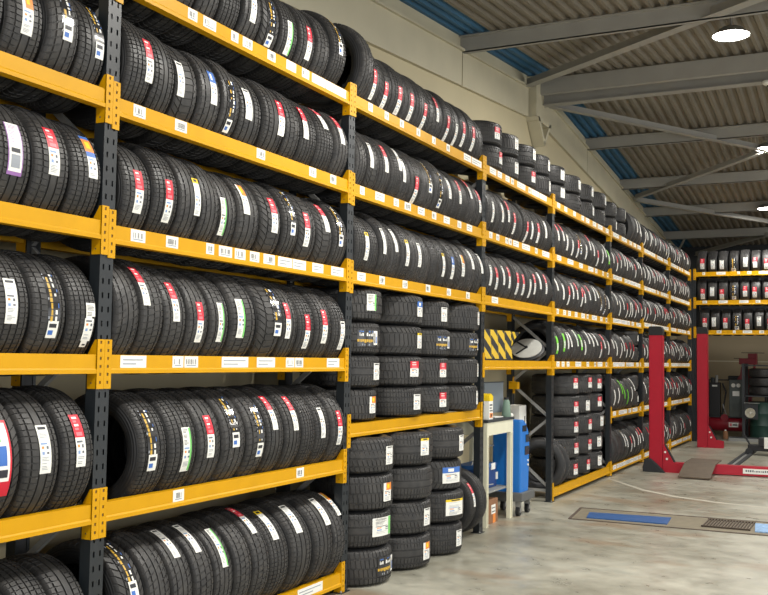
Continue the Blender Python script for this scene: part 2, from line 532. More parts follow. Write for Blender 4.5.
def connector_mesh(side, L):
    """end plate: slotted front leg lying on the post, gusset leg on the beam end with a slanted top"""
    mb = MB(); m = M['yellow']; s = side
    y0 = 0 if s < 0 else L
    a, b_ = (y0 - .049, y0 + .004) if s < 0 else (y0 - .004, y0 + .049)
    # front plate pieces around two columns of slots
    c = (a + b_) / 2
    mb.box(.001, .0075, a, c - .007, -.13, .13, m); mb.box(.001, .0075, c + .007, b_, -.13, .13, m)
    z = -.13
    while z < .125:
        mb.box(.001, .0075, c - .007, c + .007, z, min(z + .026, .13), m); z += .042
    mb.box(.001, .002, c - .007, c + .007, -.128, .128, M['drainedge'])
    yy = (y0 - .001, y0 + .004) if s < 0 else (y0 - .004, y0 + .001)
    mb.prism([(.006, .13), (-.012, .128), (-.058, .055), (-.058, -.13), (.006, -.13)], 'y', yy[0], yy[1], m)
    mb.tube((-.03, yy[0] - .001, -.10), (-.03, yy[1] + .001, -.10), .005, M['drainedge'], 6)
    return mb.mesh('beam_connector')


LABELS = {   # white location labels measured along the near beams (world y)
    (1, 5): [(4.55, 4.64), (4.7, 4.83), (4.99, 5.07), (5.12, 5.23), (5.41, 5.51), (5.65, 5.78), (5.86, 5.96), (6.0, 6.2), (6.21, 6.52)],
    (1, 4): [(4.1, 4.2), (4.46, 4.57), (5.31, 5.41), (5.99, 6.09), (6.3, 6.39)],
    (1, 3): [(4.11, 4.23), (4.41, 4.52), (4.79, 4.87), (4.92, 5.06), (5.09, 5.21), (5.26, 5.37), (5.42, 5.56), (5.6, 5.78), (5.79, 5.97), (6.06, 6.22), (6.34, 6.53)],
    (1, 2): [(4.06, 4.27), (4.5, 4.6), (4.61, 4.74), (4.98, 5.27), (5.37, 5.59), (5.73, 5.84), (5.85, 5.96), (6.3, 6.49)],
    (1, 1): [(4.54, 4.64), (5.9, 6.0)], (1, 0): [(5.95, 6.3)],
    (2, 5): [(6.9, 6.98), (7.2, 7.28), (7.5, 7.58), (7.85, 7.93), (8.2, 8.28), (8.55, 8.63), (9.0, 9.2), (9.22, 9.5)],
    (2, 4): [(6.78, 6.86), (7.05, 7.22), (7.4, 7.5), (7.62, 7.75), (7.9, 8.05), (8.22, 8.32), (8.5, 8.65), (8.85, 8.95), (9.1, 9.25)],
    (2, 3): [(6.76, 6.9), (7.15, 7.25), (7.6, 7.7), (8.1, 8.2), (8.6, 8.7), (9.1, 9.2)],
    (3, 3): [(9.85, 10.05)]}


def label_geo(mb, y0, y1, rnd, h=.043, x=.0012):
    mb.box(.0003, x, y0, y1, -.02, .047, M['white'])
    if y1 - y0 < .14 and h > .04:
        n = int((y1 - y0 - .03) / .007)
        for i in range(n):
            if rnd.random() < .62:
                yy = y0 + .015 + i * .007
                mb.box(x, x + .0006, yy, yy + .0035, .0, .03, M['ink'])
        mb.box(x, x + .0006, y0 + .02, y1 - .02, -.010, -.004, M['grey_ink'])
    else:
        mb.box(x, x + .0006, y0 + .02, y1 - .03, .02, .027, M['grey_ink'])
        mb.box(x, x + .0006, y0 + .02, y0 + (y1 - y0) * .6, -.002, .005, M['grey_ink'])


rnd = random.Random(3)
FARL = MB()
for b_i, levels in enumerate(BAY_LEVELS):
    y0, y1 = POST[b_i], POST[b_i + 1] - .1
    L = y1 - y0
    bm_, ca, cb = beam_mesh(L), connector_mesh(-1, L), connector_mesh(1, L)
    for lv in levels:
        z = lz(b_i, lv)
        o = link('shelf_beam', bm_, rack, (0, y0, z)); link('beam_connector', ca, o); link('beam_connector', cb, o)
        o2 = link('shelf_beam', bm_, rack, (-.6, y1, z), (0, 0, PI)); link('beam_connector', ca, o2); link('beam_connector', cb, o2)
        labs = LABELS.get((b_i, lv))
        if labs:
            for (a, c) in labs:
                mb = MB(); label_geo(mb, 0, c - a, rnd)
                mb.build('location_label', o, (0, a - y0, 0))
        elif (b_i >= 3 and lv in (5, 4, 3)) or (b_i >= 5) or (b_i == 4 and lv == 2):
            y = .12
            while y < L - .15:
                w_ = rnd.choice((.1, .14, .2, .3)) if b_i < 5 else rnd.choice((.2, .4, .6))
                if lv == 3 and b_i == 3: w_ = .1
                w_ = min(w_, L - .1 - y)
                if b_i <= 4:
                    m1 = MB(); label_geo(m1, 0, w_, rnd); m1.build('location_label', o, (0, y, 0))
                else:
                    q0 = len(FARL.v); label_geo(FARL, y + y0, y + y0 + w_, rnd)
                    FARL.v[q0:] = [(vx, vy, vz + z) for vx, vy, vz in FARL.v[q0:]]
                y += w_ + rnd.choice((.02, .05, .12, .2) if b_i != 4 else (.1, .2, .3))

tag(FARL.build('location_label', rack), kind='stuff')

# yellow row-spacer bracket on the rear post above the workbench
mb = MB(); mb.box(.0, .012, -.085, -.015, -.11, .11, M['yellow']); mb.box(-.012, .1, -.20, -.1, -.05, .04, M['yellow'])
mb.box(-.012, .02, -.2, -.02, .03, .05, M['yellow'])
mb.build('rear_bracket', rack, (-.525, POST[4], 1.47))

# back rack, facing the camera across the end of the hall
YR = 23.25
brk = tag(empty('pallet_rack', (-3.6, YR, 0), (0, 0, -PI / 2)),
          'yellow pallet rack across the far end of the hall carrying three rows of tyres', 'rack')
# local +x = world -y, local y = world +x  (same meshes as the side rack)
for yy in (.1, 2.9, 5.7):
    for xx, r_ in ((0, 0), (-.6, PI)):
        p = link('upright_post', UPR, brk, (xx, yy - (.1 if r_ else 0), 0), (0, 0, r_)); link('foot_plate', FOOT, p)
    if yy > 2: link('frame_brace', BR, brk, (0, yy, 0))
for y0, y1 in ((.1, 2.8), (2.9, 5.6)):
    L = y1 - y0; bm_, ca, cb = beam_mesh(L), connector_mesh(-1, L), connector_mesh(1, L)
    for lv in (5, 4, 3):
        o = link('shelf_beam', bm_, brk, (0, y0, BLV[lv])); link('beam_connector', ca, o); link('beam_connector', cb, o)
        o2 = link('shelf_beam', bm_, brk, (-.6, y1, BLV[lv]), (0, 0, PI)); link('beam_connector', ca, o2); link('beam_connector', cb, o2)
        y = .15
        while y < L - .2:
            w_ = rnd.choice((.06, .1, .2)); mb = MB(); label_geo(mb, 0, w_, rnd); mb.build('location_label', o, (0, y, 0)); y += w_ + rnd.choice((.15, .25))

# ================================================================ TYRES
R0, W0 = .327, .22


# per variant: grooves round the tyre (centre, width), pitch of the lateral cuts, cut width, skew(v) in metres, first |v| that is cut
TREAD_KINDS = [
    ([(-.30, .010), (-.10, .010), (.10, .010), (.30, .010)], .030, .0070, lambda v: .02 * abs(v), .17),
    ([(-.26, .012), (0, .009), (.26, .012)], .036, .0085, lambda v: .035 * v + (.014 if v > 0 else 0), 0),
    ([(-.22, .010), (.22, .010)], .044, .0100, lambda v: .16 * abs(v), .03),
    ([(-.32, .007), (-.16, .009), (0, .009), (.16, .009), (.32, .007)], .026, .0065, lambda v: .012 * v, .08),
    ([(-.28, .011), (-.06, .010), (.16, .011), (.34, .006)], .038, .0090, lambda v: .10 * v, .11)]


def tread_mesh(var):
    """tread band with real circumferential grooves and real lateral cuts"""
    g, pitch, cutw, skew, vmin = TREAD_KINDS[var]
    npitch = round(2 * PI * R0 / pitch); dth = 2 * PI / npitch
    cw = cutw / R0 / dth
    phase = [(0, 1), (.04, 0), (cw - .04, 0), (cw, 1)]      # (fraction of the pitch, 1 = surface, 0 = cut bottom)
    rnd_ = random.Random(var); jit = [rnd_.uniform(-.12, .12) for _ in range(npitch)]
    def crown(v): return R0 - .010 * (abs(v) / .42) ** 2.6
    pts = [(-.462, R0 - .040, 0), (-.45, R0 - .026, 1), (-.43, R0 - .017, 1), (-.40, None, 1)]
    for c, wd in g:
        h = wd / 2 / W0
        pts += [(c - h, None, 1), (c - h * .8, -1, 0), (c + h * .8, -1, 0), (c + h, None, 1)]
        if c + .08 < .38: pts.append((c + .08, None, 1))
    pts += [(.40, None, 1), (.43, R0 - .017, 1), (.45, R0 - .026, 1), (.462, R0 - .040, 0)]
    n = npitch * 4; verts = []; faces = []
    for (v, r, cutable) in pts:
        base = crown(v) if r is None else crown(v) - .007 if r == -1 else r
        for i in range(npitch):
            for (f, top) in phase:
                th = (i + f + jit[i] * (1 if cutable and v > 0 else 0)) * dth + skew(v) / R0
                d = 0 if (top or not cutable or abs(v) < vmin) else .0055
                rad = base - d
                verts.append((rad * math.cos(th), v * W0, rad * math.sin(th)))
    for k_ in range(len(pts) - 1):
        for i in range(n):
            j = (i + 1) % n
            faces.append((k_ * n + i, (k_ + 1) * n + i, (k_ + 1) * n + j, k_ * n + j))
    me = bpy.data.meshes.new('tread'); me.from_pydata(verts, [], faces); me.materials.append(TREADS[var])
    me.polygons.foreach_set('use_smooth', [True] * len(faces)); me.set_sharp_from_angle(angle=R(30)); me.update()
    return me


SIDE_PROF = [(-.455, R0 - .032), (-.475, .283), (-.497, .268), (-.5, .255), (-.49, .238), (-.455, .223), (-.43, .219), (-.425, .226), (-.40, .213), (-.365, .211),
             (-.34, .214), (-.40, .24), (-.42, .27), (-.38, .300), (0, .306)]


def sidewall_mesh(n=72):
    prof = SIDE_PROF + [(-v, r) for v, r in SIDE_PROF[::-1][1:]]
    verts = []; faces = []; uvs = []
    for (v, r) in prof:
        for i in range(n):
            t = 2 * PI * i / n; verts.append((r * math.cos(t), v * W0, r * math.sin(t)))
    d = [0]
    for a, b_ in zip(prof, prof[1:]): d.append(d[-1] + math.hypot((a[0] - b_[0]) * W0, a[1] - b_[1]))
    for k_ in range(len(prof) - 1):
        for i in range(n):
            j = (i + 1) % n
            faces.append((k_ * n + i, k_ * n + j, (k_ + 1) * n + j, (k_ + 1) * n + i))
            uvs += [(i / n, d[k_]), ((i + 1) / n, d[k_]), ((i + 1) / n, d[k_ + 1]), (i / n, d[k_ + 1])]
    me = bpy.data.meshes.new('sidewall'); me.from_pydata(verts, [], faces); me.materials.append(M['side'])
    ul = me.uv_layers.new(name='UVMap')
    for i, q in enumerate(uvs): ul.data[i].uv = q
    me.polygons.foreach_set('use_smooth', [True] * len(faces)); me.set_sharp_from_angle(angle=R(50)); me.update()
    import bmesh
    bm = bmesh.new(); bm.from_mesh(me); bmesh.ops.recalc_face_normals(bm, faces=bm.faces); bm.to_mesh(me); bm.free()
    return me


TM = [tread_mesh(i) for i in range(5)]
SM = sidewall_mesh()


def design(t, rd):
    """patches (a0,a1,b0,b1,layer,material); a runs top to bottom, b across"""
    P = []; A = P.append
    def text(a0, a1, b0=.15, b1=.85, dens=.7, m='grey_ink'):
        a = a0
        while a < a1:
            if rd.random() < dens: A((a, a + .012, b0, b0 + (b1 - b0) * rd.uniform(.5, 1), 1, m))
            a += .03
    def energy(a0, a1):
        A((a0, a0 + .035, .12, .7, 1, 'l_paleblue' if rd.random() < .6 else 'soft_ink'))
        A((a0 + .07, a0 + .12, .18, .38, 1, 'l_orange')); A((a0 + .07, a0 + .13, .6, .78, 1, 'soft_ink'))
        A((a0 + .18, a0 + .24, .18, .40, 1, 'l_paleblue')); A((a0 + .19, a0 + .23, .6, .8, 1, 'soft_ink'))
        text(a0 + .29, a1, .15, .85, .8)
    if t == 'R':
        A((0, 1, 0, 1, 0, 'white')); A((0, .46, 0, 1, 1, 'red'))
        for i in range(4):
            A((.05 + i * .075, .05 + i * .075 + .045, .2, .2 + .5 * rd.uniform(.7, 1), 2, 'white' if i % 2 == 0 else 'redink'))
        A((.36, .43, .2, .8, 2, 'redink')); energy(.52, .95)
    elif t == 'W':
        A((0, 1, 0, 1, 0, 'white')); A((.04, .10, .15, .85, 1, 'ink')); text(.14, .3); energy(.38, .92)
    elif t == 'G':
        A((0, 1, 0, 1, 0, 'white')); A((.02, .98, .8, 1, 1, 'l_green')); text(.05, .4, .12, .7, .8, 'ink'); energy(.45, .9)
    elif t == 'L':
        A((0, 1, 0, 1, 0, 'l_brightgreen')); A((.4, .8, .15, .85, 1, 'white')); text(.42, .78)
    elif t == 'Y':
        A((0, 1, 0, 1, 0, 'white')); A((0, .14, 0, 1, 1, 'l_yellow')); A((.03, .10, .25, .75, 2, 'ink')); text(.2, .45); energy(.5, .95)
    elif t == 'B':
        A((0, 1, 0, 1, 0, 'white')); A((0, .36, 0, 1, 1, 'l_blue')); A((.08, .28, .25, .55, 2, 'white')); energy(.45, .92)
    elif t == 'O':
        A((0, 1, 0, 1, 0, 'white')); A((0, .4, .3, 1, 1, 'l_orange')); A((.08, .3, .4, .7, 2, 'l_yellow')); energy(.46, .95)
    elif t == 'Q':
        A((0, 1, 0, 1, 0, 'white')); A((0, .09, 0, 1, 1, 'l_blue')); A((.09, .42, 0, 1, 1, 'l_orange')); A((.16, .34, .25, .75, 2, 'l_yellow')); A((.42, .54, 0, 1, 1, 'l_blue')); energy(.58, .96)
    elif t == 'P':
        A((0, 1, 0, 1, 0, 'l_violet')); A((0, .93, .07, .93, 1, 'white')); text(.05, .4, .2, .8, .9, 'l_violet')
        A((.5, .58, .2, .8, 2, 'ink')); A((.62, .86, .2, .8, 2, 'grey_ink'))
    elif t == 'F':
        A((0, 1, 0, 1, 0, 'red')); A((.04, .8, .1, .9, 1, 'white')); A((.1, .3, .25, .5, 2, 'l_green')); A((.35, .6, .25, .75, 2, 'l_blue')); A((.65, .75, .2, .8, 2, 'ink'))
    elif t == 'T':
        A((0, .3, .1, 1, 0, 'white')); A((0, 1, .1, .7, 0, 'white')); text(.03, .28, .2, .9, .9, 'ink')
        A((.34, .85, 0, .9, 0, 'white')); energy(.38, .8); A((.88, 1, .2, .7, 0, 'white')); A((.92, .96, .3, .6, 1, 'ink'))
    elif t == 'M':
        a = 0; A((0, 1, 0, 1, -1, 'film'))
        while a < .7:
            d = rd.uniform(.03, .09)
            if rd.random() < .8: A((a, a + d, .25 + rd.uniform(-.05, .05), .42, 0, 'gold'))
            if rd.random() < .7: A((a, a + d * .8, .62, .72 + rd.uniform(0, .1), 0, 'white'))
            if rd.random() < .3: A((a, a + d * .8, .85, .92, 0, 'l_blue'))
            if rd.random() < .35: A((a, a + d * .5, .05, .15, 0, 'grey_ink'))
            a += d + .015
        A((.74, 1, .1, .95, 0, 'white')); A((.78, .84, .2, .8, 1, 'ink')); A((.88, .95, .2, .6, 1, 'l_blue'))
    return P


def sticker_mesh(t, seed, length, width, upright=True, rad=R0 + .0012):
    rd = random.Random(seed); mb = MB()
    for (a0, a1, b0, b1, lay, mn) in design(t, rd):
        r = rad + (lay if lay > -1 else -.8) * .0006
        th0, th1 = (.5 - a0) * length / R0, (.5 - a1) * length / R0
        n = max(1, int(abs(th0 - th1) / .05))
        vs = []; fs = []
        for i in range(n + 1):
            th = th0 + (th1 - th0) * i / n
            for bb in (b0, b1):
                if upright: vs.append((r * math.cos(th), (bb - .5) * width, r * math.sin(th)))
                else: vs.append((r * math.cos(th), -r * math.sin(th), (bb - .5) * width))
        for i in range(n):
            fs.append((2 * i, 2 * i + 1, 2 * i + 3, 2 * i + 2))
        mb.add(vs, fs, M[mn])
    return mb.mesh('tread_label', fix=False)


def stack_sticker(t, seed, wide):
    """label on a tyre lying flat: read across, so a runs top-bottom over the tread width"""
    rd = random.Random(seed); mb = MB(); rad = R0 + .0012
    wlen = .24 if wide else .11; hgt = .11
    for (a0, a1, b0, b1, lay, mn) in design(t, rd):
        r = rad + (lay if lay > -1 else -.8) * .0006
        th0, th1 = (b0 - .5) * wlen / R0, (b1 - .5) * wlen / R0
        if t == 'M' : th0, th1, z0, z1 = (a0 - .5) * wlen / R0, (a1 - .5) * wlen / R0, (b0 - .5) * hgt, (b1 - .5) * hgt
        else: z0, z1 = (.5 - a0) * hgt, (.5 - a1) * hgt
        n = max(1, int(abs(th1 - th0) / .06)); vs = []
        for i in range(n + 1):
            th = th0 + (th1 - th0) * i / n
            vs += [(r * math.cos(th), r * math.sin(th), z0), (r * math.cos(th), r * math.sin(th), z1)]
        mb.add(vs, [(2 * i, 2 * i + 1, 2 * i + 3, 2 * i + 2) for i in range(n)], M[mn])
    return mb.mesh('tread_label', fix=False)


ULEN = {'Q': .25, 'R': .25, 'W': .22, 'G': .25, 'L': .24, 'Y': .23, 'B': .22, 'O': .22, 'P': .26, 'F': .33, 'T': .24, 'M': .34}
UWID = {'P': .085, 'F': .1, 'M': .075, 'T': .075, 'O': .062, 'L': .08}
ST = {t: [sticker_mesh(t, i * 7 + 1, ULEN[t], UWID.get(t, .063)) for i in range(3)] for t in ULEN}
SST = {(t, w_): stack_sticker(t, 5, w_) for t in ULEN for w_ in (False, True)}
DESC = {'Q': 'blue-and-orange topped label', 'R': 'red-and-white label', 'W': 'white label', 'G': 'green-edged white label', 'L': 'bright green label', 'Y': 'yellow-tipped white label',
        'B': 'blue-topped white label', 'O': 'orange-and-white label', 'P': 'violet-edged white label', 'F': 'red-framed white label',
        'T': 'two white labels', 'M': 'gold-streaked wrap', '': 'no label showing'}
ORD = ['first', 'second', 'third', 'fourth', 'fifth', 'sixth', 'seventh', 'eighth', 'ninth', 'tenth', 'eleventh', 'twelfth', 'thirteenth',
       'fourteenth', 'fifteenth', 'sixteenth', 'seventeenth', 'eighteenth']
SHELF = {5: 'top shelf', 4: 'second shelf', 3: 'third shelf', 2: 'fourth shelf', 1: 'fifth shelf', 12: 'fifth shelf', 0: 'bottom shelf', 11: 'low shelf'}
BAY = ['bay at left edge', 'nearest whole bay', 'tyre-stack bay', 'workbench bay', 'bay after the workbench', 'bay left of red column']
trd = random.Random(11)


def tyre(loc, rot, r, w_, t, lab, grp, ang=0, off=0, var=None, side=1, sdir=1):
    """standing tyre; loc = lowest point of the tread"""
    o = empty('tyre', loc, rot); o.scale = (r / R0, w_ / W0, r / R0)
    tag(o, lab, 'tyre', grp)
    v = trd.randrange(5) if var is None else var
    link('tread', TM[v], o, (0, 0, R0), (0, R(trd.uniform(0, 360)), 0)); link('sidewall', SM, o, (0, 0, R0))
    if t: link('tread_label', trd.choice(ST[t]), o, (0, off * W0 / w_, R0), (0, -R(ang), 0))
    return o


def flat_tyre(x, y, z, r, w_, t, lab, grp, phi=0, dz=0, wide=False, var=None):
    """tyre lying flat; z = underside"""
    o = empty('tyre', (x, y, z)); o.scale = (r / R0, r / R0, w_ / W0)
    tag(o, lab, 'tyre', grp)
    v = trd.randrange(5) if var is None else var
    link('tread', TM[v], o, (0, 0, W0 / 2), (PI / 2, 0, R(trd.uniform(0, 360)))); link('sidewall', SM, o, (0, 0, W0 / 2), (PI / 2, 0, 0))
    if t: link('tread_label', SST[t, wide], o, (0, 0, W0 / 2 + dz * W0 / w_), (0, 0, R(phi)))
    return o


def seat(r, half=.25):     # how high the axle sits above the beam tops when the tyre hangs between the beams
    return math.sqrt(r * r - half * half)


def row_tyre(lv, y, w_, t, ang, off, lab, grp, r):
    if t: ang = max(ang, -10 if ULEN[t] > .3 else -16)
    z = lz(bay_of(y), lv) + .052 + seat(r) - r
    tyre((-3.9, y, z), (0, 0, R(trd.uniform(-.6, .6))), r, w_, t, lab, grp, ang, off)


ROWS = {
 (0, 4): [(2.571,0.237,'',0,0.000), (2.817,0.244,'',0,0.000), (3.066,0.244,'',0,0.000), (3.314,0.243,'O',4,0.000), (3.551,0.220,'M',19,0.011), (3.767,0.202,'M',19,0.037)],
 (0, 3): [(2.567,0.229,'',0,0.000), (2.800,0.227,'',0,0.000), (3.033,0.227,'',0,0.000), (3.268,0.233,'P',8,-0.003), (3.512,0.245,'R',14,-0.003), (3.753,0.228,'Q',21,0.028)],
 (0, 2): [(2.569,0.233,'',0,0.000), (2.808,0.235,'',0,0.000), (3.048,0.235,'',0,0.000), (3.293,0.246,'W',7,-0.006), (3.538,0.234,'M',7,0.012), (3.764,0.207,'T',-10,0.035)],
 (0, 1): [(2.565,0.224,'',0,0.000), (2.790,0.217,'',0,0.000), (3.012,0.217,'',0,0.000), (3.246,0.241,'F',6,-0.012), (3.494,0.245,'W',11,0.010), (3.736,0.229,'R',15,-0.001)],
 (0, 0): [(2.569,0.231,'',0,0.000), (2.805,0.232,'',0,0.000), (3.042,0.232,'',0,0.000), (3.278,0.232,'',0,0.000), (3.515,0.232,'',0,0.000), (3.752,0.231,'',0,0.000)],
 (1, 5): [(4.103,0.221,'',0,0.000), (4.326,0.213,'',0,0.000), (4.544,0.213,'',0,0.000), (4.762,0.213,'',0,0.000), (4.981,0.213,'',0,0.000), (5.205,0.226,'W',1,-0.006), (5.437,0.229,'M',-3,0.004), (5.674,0.234,'G',-9,-0.007), (5.909,0.226,'R',-3,0.011), (6.129,0.204,'',0,0.000), (6.344,0.217,'M',25,-0.007)],
 (1, 4): [(4.127,0.213,'R',7,0.064), (4.336,0.195,'',0,0.000), (4.550,0.222,'W',7,-0.067), (4.777,0.222,'B',11,0.020), (4.990,0.195,'M',-5,-0.006), (5.226,0.266,'W',11,-0.037), (5.497,0.266,'R',7,0.069), (5.732,0.195,'',0,0.000), (5.954,0.238,'R',17,-0.059), (6.201,0.247,'R',42,0.017), (6.441,0.222,'R',27,-0.004)],
 (1, 3): [(4.151,0.237,'R',1,-0.003), (4.384,0.220,'R',-5,0.011), (4.598,0.197,'Y',7,0.059), (4.799,0.195,'',0,0.000), (4.999,0.195,'G',-4,-0.058), (5.228,0.254,'O',23,-0.041), (5.492,0.263,'R',11,0.025), (5.732,0.206,'M',19,0.004), (5.964,0.247,'R',2,-0.024), (6.215,0.245,'R',29,0.033), (6.449,0.213,'M',19,-0.017)],
 (1, 2): [(4.090,0.195,'',0,0.000), (4.292,0.199,'R',31,-0.060), (4.502,0.212,'R',20,-0.005), (4.719,0.212,'R',-1,0.004), (4.932,0.203,'G',0,0.000), (5.188,0.285,'G',4,-0.047), (5.487,0.285,'M',16,0.080), (5.745,0.212,'R',6,-0.039), (5.974,0.235,'R',-5,-0.003), (6.217,0.242,'R',2,-0.000), (6.455,0.223,'W',-8,0.029)],
 (1, 1): [(4.327,0.247,'M',13,-0.026), (4.588,0.266,'G',-1,0.017), (4.846,0.239,'R',10,-0.004), (5.100,0.259,'M',25,-0.006), (5.352,0.233,'M',11,0.024), (5.581,0.216,'R',31,-0.015), (5.802,0.216,'R',27,0.018), (6.013,0.195,'',0,0.000), (6.222,0.213,'W',13,-0.017), (6.449,0.231,'R',3,0.000)],
 (1, 0): [(4.179,0.218,'M',40,0.006), (4.396,0.206,'',0,0.000), (4.604,0.200,'W',54,0.005), (4.808,0.198,'W',53,-0.004), (5.010,0.198,'G',35,0.004), (5.212,0.195,'',0,0.000), (5.415,0.202,'R',58,-0.006), (5.645,0.248,'Y',45,-0.019), (5.932,0.285,'W',43,-0.015), (6.231,0.271,'W',42,0.081), (6.469,0.195,'O',50,0.058)],
 (2, 5): [(6.789,0.195,'',0,0.000), (6.990,0.196,'R',-12,-0.032), (7.205,0.224,'R',-21,-0.013), (7.447,0.249,'R',-13,0.001), (7.695,0.238,'R',-11,0.005), (7.925,0.212,'R',-23,0.063), (8.134,0.195,'',0,0.000), (8.334,0.195,'R',12,-0.048), (8.534,0.196,'R',-16,-0.013), (8.736,0.196,'W',-20,0.006), (8.950,0.222,'R',-9,-0.019), (9.183,0.235,'R',-8,0.007), (9.414,0.217,'',0,0.000)],
 (2, 4): [(6.789,0.195,'',0,0.000), (6.995,0.207,'W',13,-0.056), (7.210,0.212,'R',17,0.004), (7.421,0.199,'W',24,0.053), (7.623,0.195,'W',12,-0.047), (7.849,0.247,'R',-15,-0.029), (8.110,0.265,'M',21,0.017), (8.366,0.237,'M',-1,-0.003), (8.601,0.224,'W',15,0.009), (8.819,0.201,'R',14,0.046), (9.022,0.195,'',0,0.000), (9.222,0.195,'R',32,-0.039), (9.423,0.198,'R',13,-0.003)],
 (2, 3): [(6.819,0.213,'Y',0,0.057), (7.028,0.195,'',0,0.000), (7.228,0.195,'W',12,-0.053), (7.430,0.199,'W',22,-0.002), (7.646,0.224,'Y',3,-0.011), (7.874,0.221,'W',6,0.031), (8.087,0.195,'',0,0.000), (8.287,0.195,'',0,0.000), (8.487,0.195,'Y',1,-0.016), (8.705,0.230,'B',-2,-0.023), (8.955,0.260,'O',7,0.003), (9.203,0.226,'W',22,0.014), (9.422,0.201,'W',19,0.060)],
 (3, 4): [(9.745,0.195,'W',-2,0.049), (9.945,0.195,'',0,0.000), (10.145,0.195,'W',7,-0.024), (10.345,0.195,'R',13,-0.037), (10.549,0.205,'R',-5,-0.018), (10.764,0.215,'',0,0.000), (10.984,0.213,'R',-14,0.002), (11.207,0.223,'W',-3,-0.007), (11.457,0.267,'R',-4,-0.015), (11.725,0.258,'W',10,0.020), (11.967,0.217,'',0,0.000)],
 (3, 3): [(9.752,0.209,'W',0,-0.003), (9.967,0.212,'R',0,0.002), (10.179,0.202,'W',9,0.012), (10.396,0.221,'R',7,-0.021), (10.630,0.238,'R',-5,0.005), (10.868,0.228,'R',-2,0.000), (11.093,0.211,'W',-9,0.016), (11.308,0.210,'R',4,-0.016), (11.530,0.223,'W',16,0.001), (11.753,0.214,'R',10,0.004), (11.970,0.210,'',0,0.000)],
}


for (bi, lv), lst in ROWS.items():
    n = len(lst); from_right = bi == 0 or (bi, lv) == (1, 5)
    for i, (y, w_, t, ang, off) in enumerate(lst):
        k_ = n - 1 - i if from_right else i
        side = 'right' if from_right else 'left'
        lab = 'black tyre, %s, %s from %s, %s, %s' % (DESC[t], ORD[k_], side, SHELF[lv], BAY[bi])
        r = trd.uniform(.318, .334)
        if lv in (1, 0): r = {(0, 1): .355, (0, 0): .35, (1, 0): .358, (1, 1): .341}[bi, lv] + trd.uniform(-.004, .004)
        if (bi, lv) == (1, 2) and t == '' and y > 5.2: r = .342
        if (bi, lv, i) == (1, 5, n - 1) or ((bi, lv) == (2, 5) and i == 0): r = .352 if bi == 1 else .37
        if (bi, lv) == (1, 4) and ang > 45: r = .336
        row_tyre(lv, y, w_, t, ang, off, lab, 'tyres standing on the %s of the %s' % (SHELF[lv], BAY[bi]), r)

# rows further along, filled at the same pitch
def pick(rd, greens=False):
    q = rd.random()
    if greens and q < .45: return 'L'
    return 'R' if q < .40 else 'W' if q < .80 else 'G' if q < .86 else 'M' if q < .92 else 'Y' if q < .95 else ''


frd = random.Random(21)
for bi, lv, ya, yb in ((4, 4, None, None), (4, 3, None, None), (4, 2, None, None), (5, 0, None, None)):
    y0, y1 = POST[bi], POST[bi + 1] - .1
    y0 += .01; y1 -= .01
    n = round((y1 - y0) / .228); sp = (y1 - y0) / n
    for i in range(n):
        t = pick(frd, lv == 2 and i < 6)
        if (bi, lv) == (4, 4) and i == n - 1: t = 'L'
        if (bi, lv) == (5, 0) and i < 5: t = '' if i < 3 else 'W'
        y = y0 + sp * (i + .5)
        lab = 'black tyre, %s, %s from left, %s, %s' % (DESC[t], ORD[i], SHELF[lv], BAY[bi])
        row_tyre(lv, y, sp - .006, t, frd.uniform(-8, 30), frd.uniform(-.03, .03), lab, 'tyres standing on the %s of the %s' % (SHELF[lv], BAY[bi]), frd.uniform(.312, .334) + (.022 if lv == 0 else 0))

# tyres lying flat in stacks.  (centre y, radius, [(label, phi, dz, wide), ...bottom to top])
def stack(x, y, z0, r, w_, items, where, grp, which):
    n = len(items)
    names = {2: ['lower', 'upper'], 4: ['bottom', 'second', 'third', 'top'], 5: ['bottom', 'second', 'third', 'fourth', 'top'], 3: ['bottom', 'middle', 'top'],
             6: ['bottom', 'second', 'third', 'fourth', 'fifth', 'top']}[n]
    for i, it in enumerate(items):
        t, phi, dz, wide = it
        lab = 'flat-lying tyre, %s, %s of %s, %s' % (DESC[t], names[i], which, where)
        rr_ = r + trd.uniform(-.012, .008)
        flat_tyre(x + trd.uniform(-.012, .012), y + trd.uniform(-.006, .006), z0 + i * (w_ + .001), rr_, w_, t, lab, grp, phi, dz, wide)


zb = LV[11] + .053
G1 = 'tyres stacked flat on the low shelf of the tyre-stack bay'
stack(-3.93, 7.085, zb, .338, .270, [('O', 2, 0, 0), ('W', 4, 0, 0), ('M', -16, .0, 1), ('G', -14, .02, 0)], 'low shelf', G1, 'leftmost stack')
stack(-3.90, 7.88, zb, .345, .270, [('W', -5, 0, 0), ('R', -14, .02, 0), ('Y', 6, 0, 0), ('B', 2, .01, 0)], 'low shelf', G1, 'second stack')
stack(-3.88, 8.565, zb, .305, .268, [('R', -14, 0, 0), ('R', -12, .01, 0), ('M', -12, 0, 1), ('W', -10, 0, 0)], 'low shelf', G1, 'third stack')
stack(-3.84, 9.195, zb, .315, .266, [('W', 12, 0, 0), ('G', 16, .01, 0), ('M', -2, 0, 1), ('W', 12, 0, 0)], 'low shelf', G1, 'rightmost stack')
G2 = 'tyres stacked flat on the floor under the low shelf'
stack(-3.78, 7.045, .003, .345, .289, [('M', 0, 0, 1), ('G', -8, .02, 1), ('O', -4, 0, 0), ('W', 0, 0, 0)], 'floor', G2, 'left stack')
stack(-3.74, 7.755, .003, .345, .289, [('O', -2, 0, 0), ('W', -2, 0, 0), ('', 0, 0, 0), ('Y', -12, .02, 0)], 'floor', G2, 'middle stack')
stack(-3.73, 8.462, .003, .345, .289, [('W', -2, 0, 0), ('Y', -16, 0, 1), ('B', -18, 0, 1), ('W', 2, 0, 0)], 'floor', G2, 'right stack')
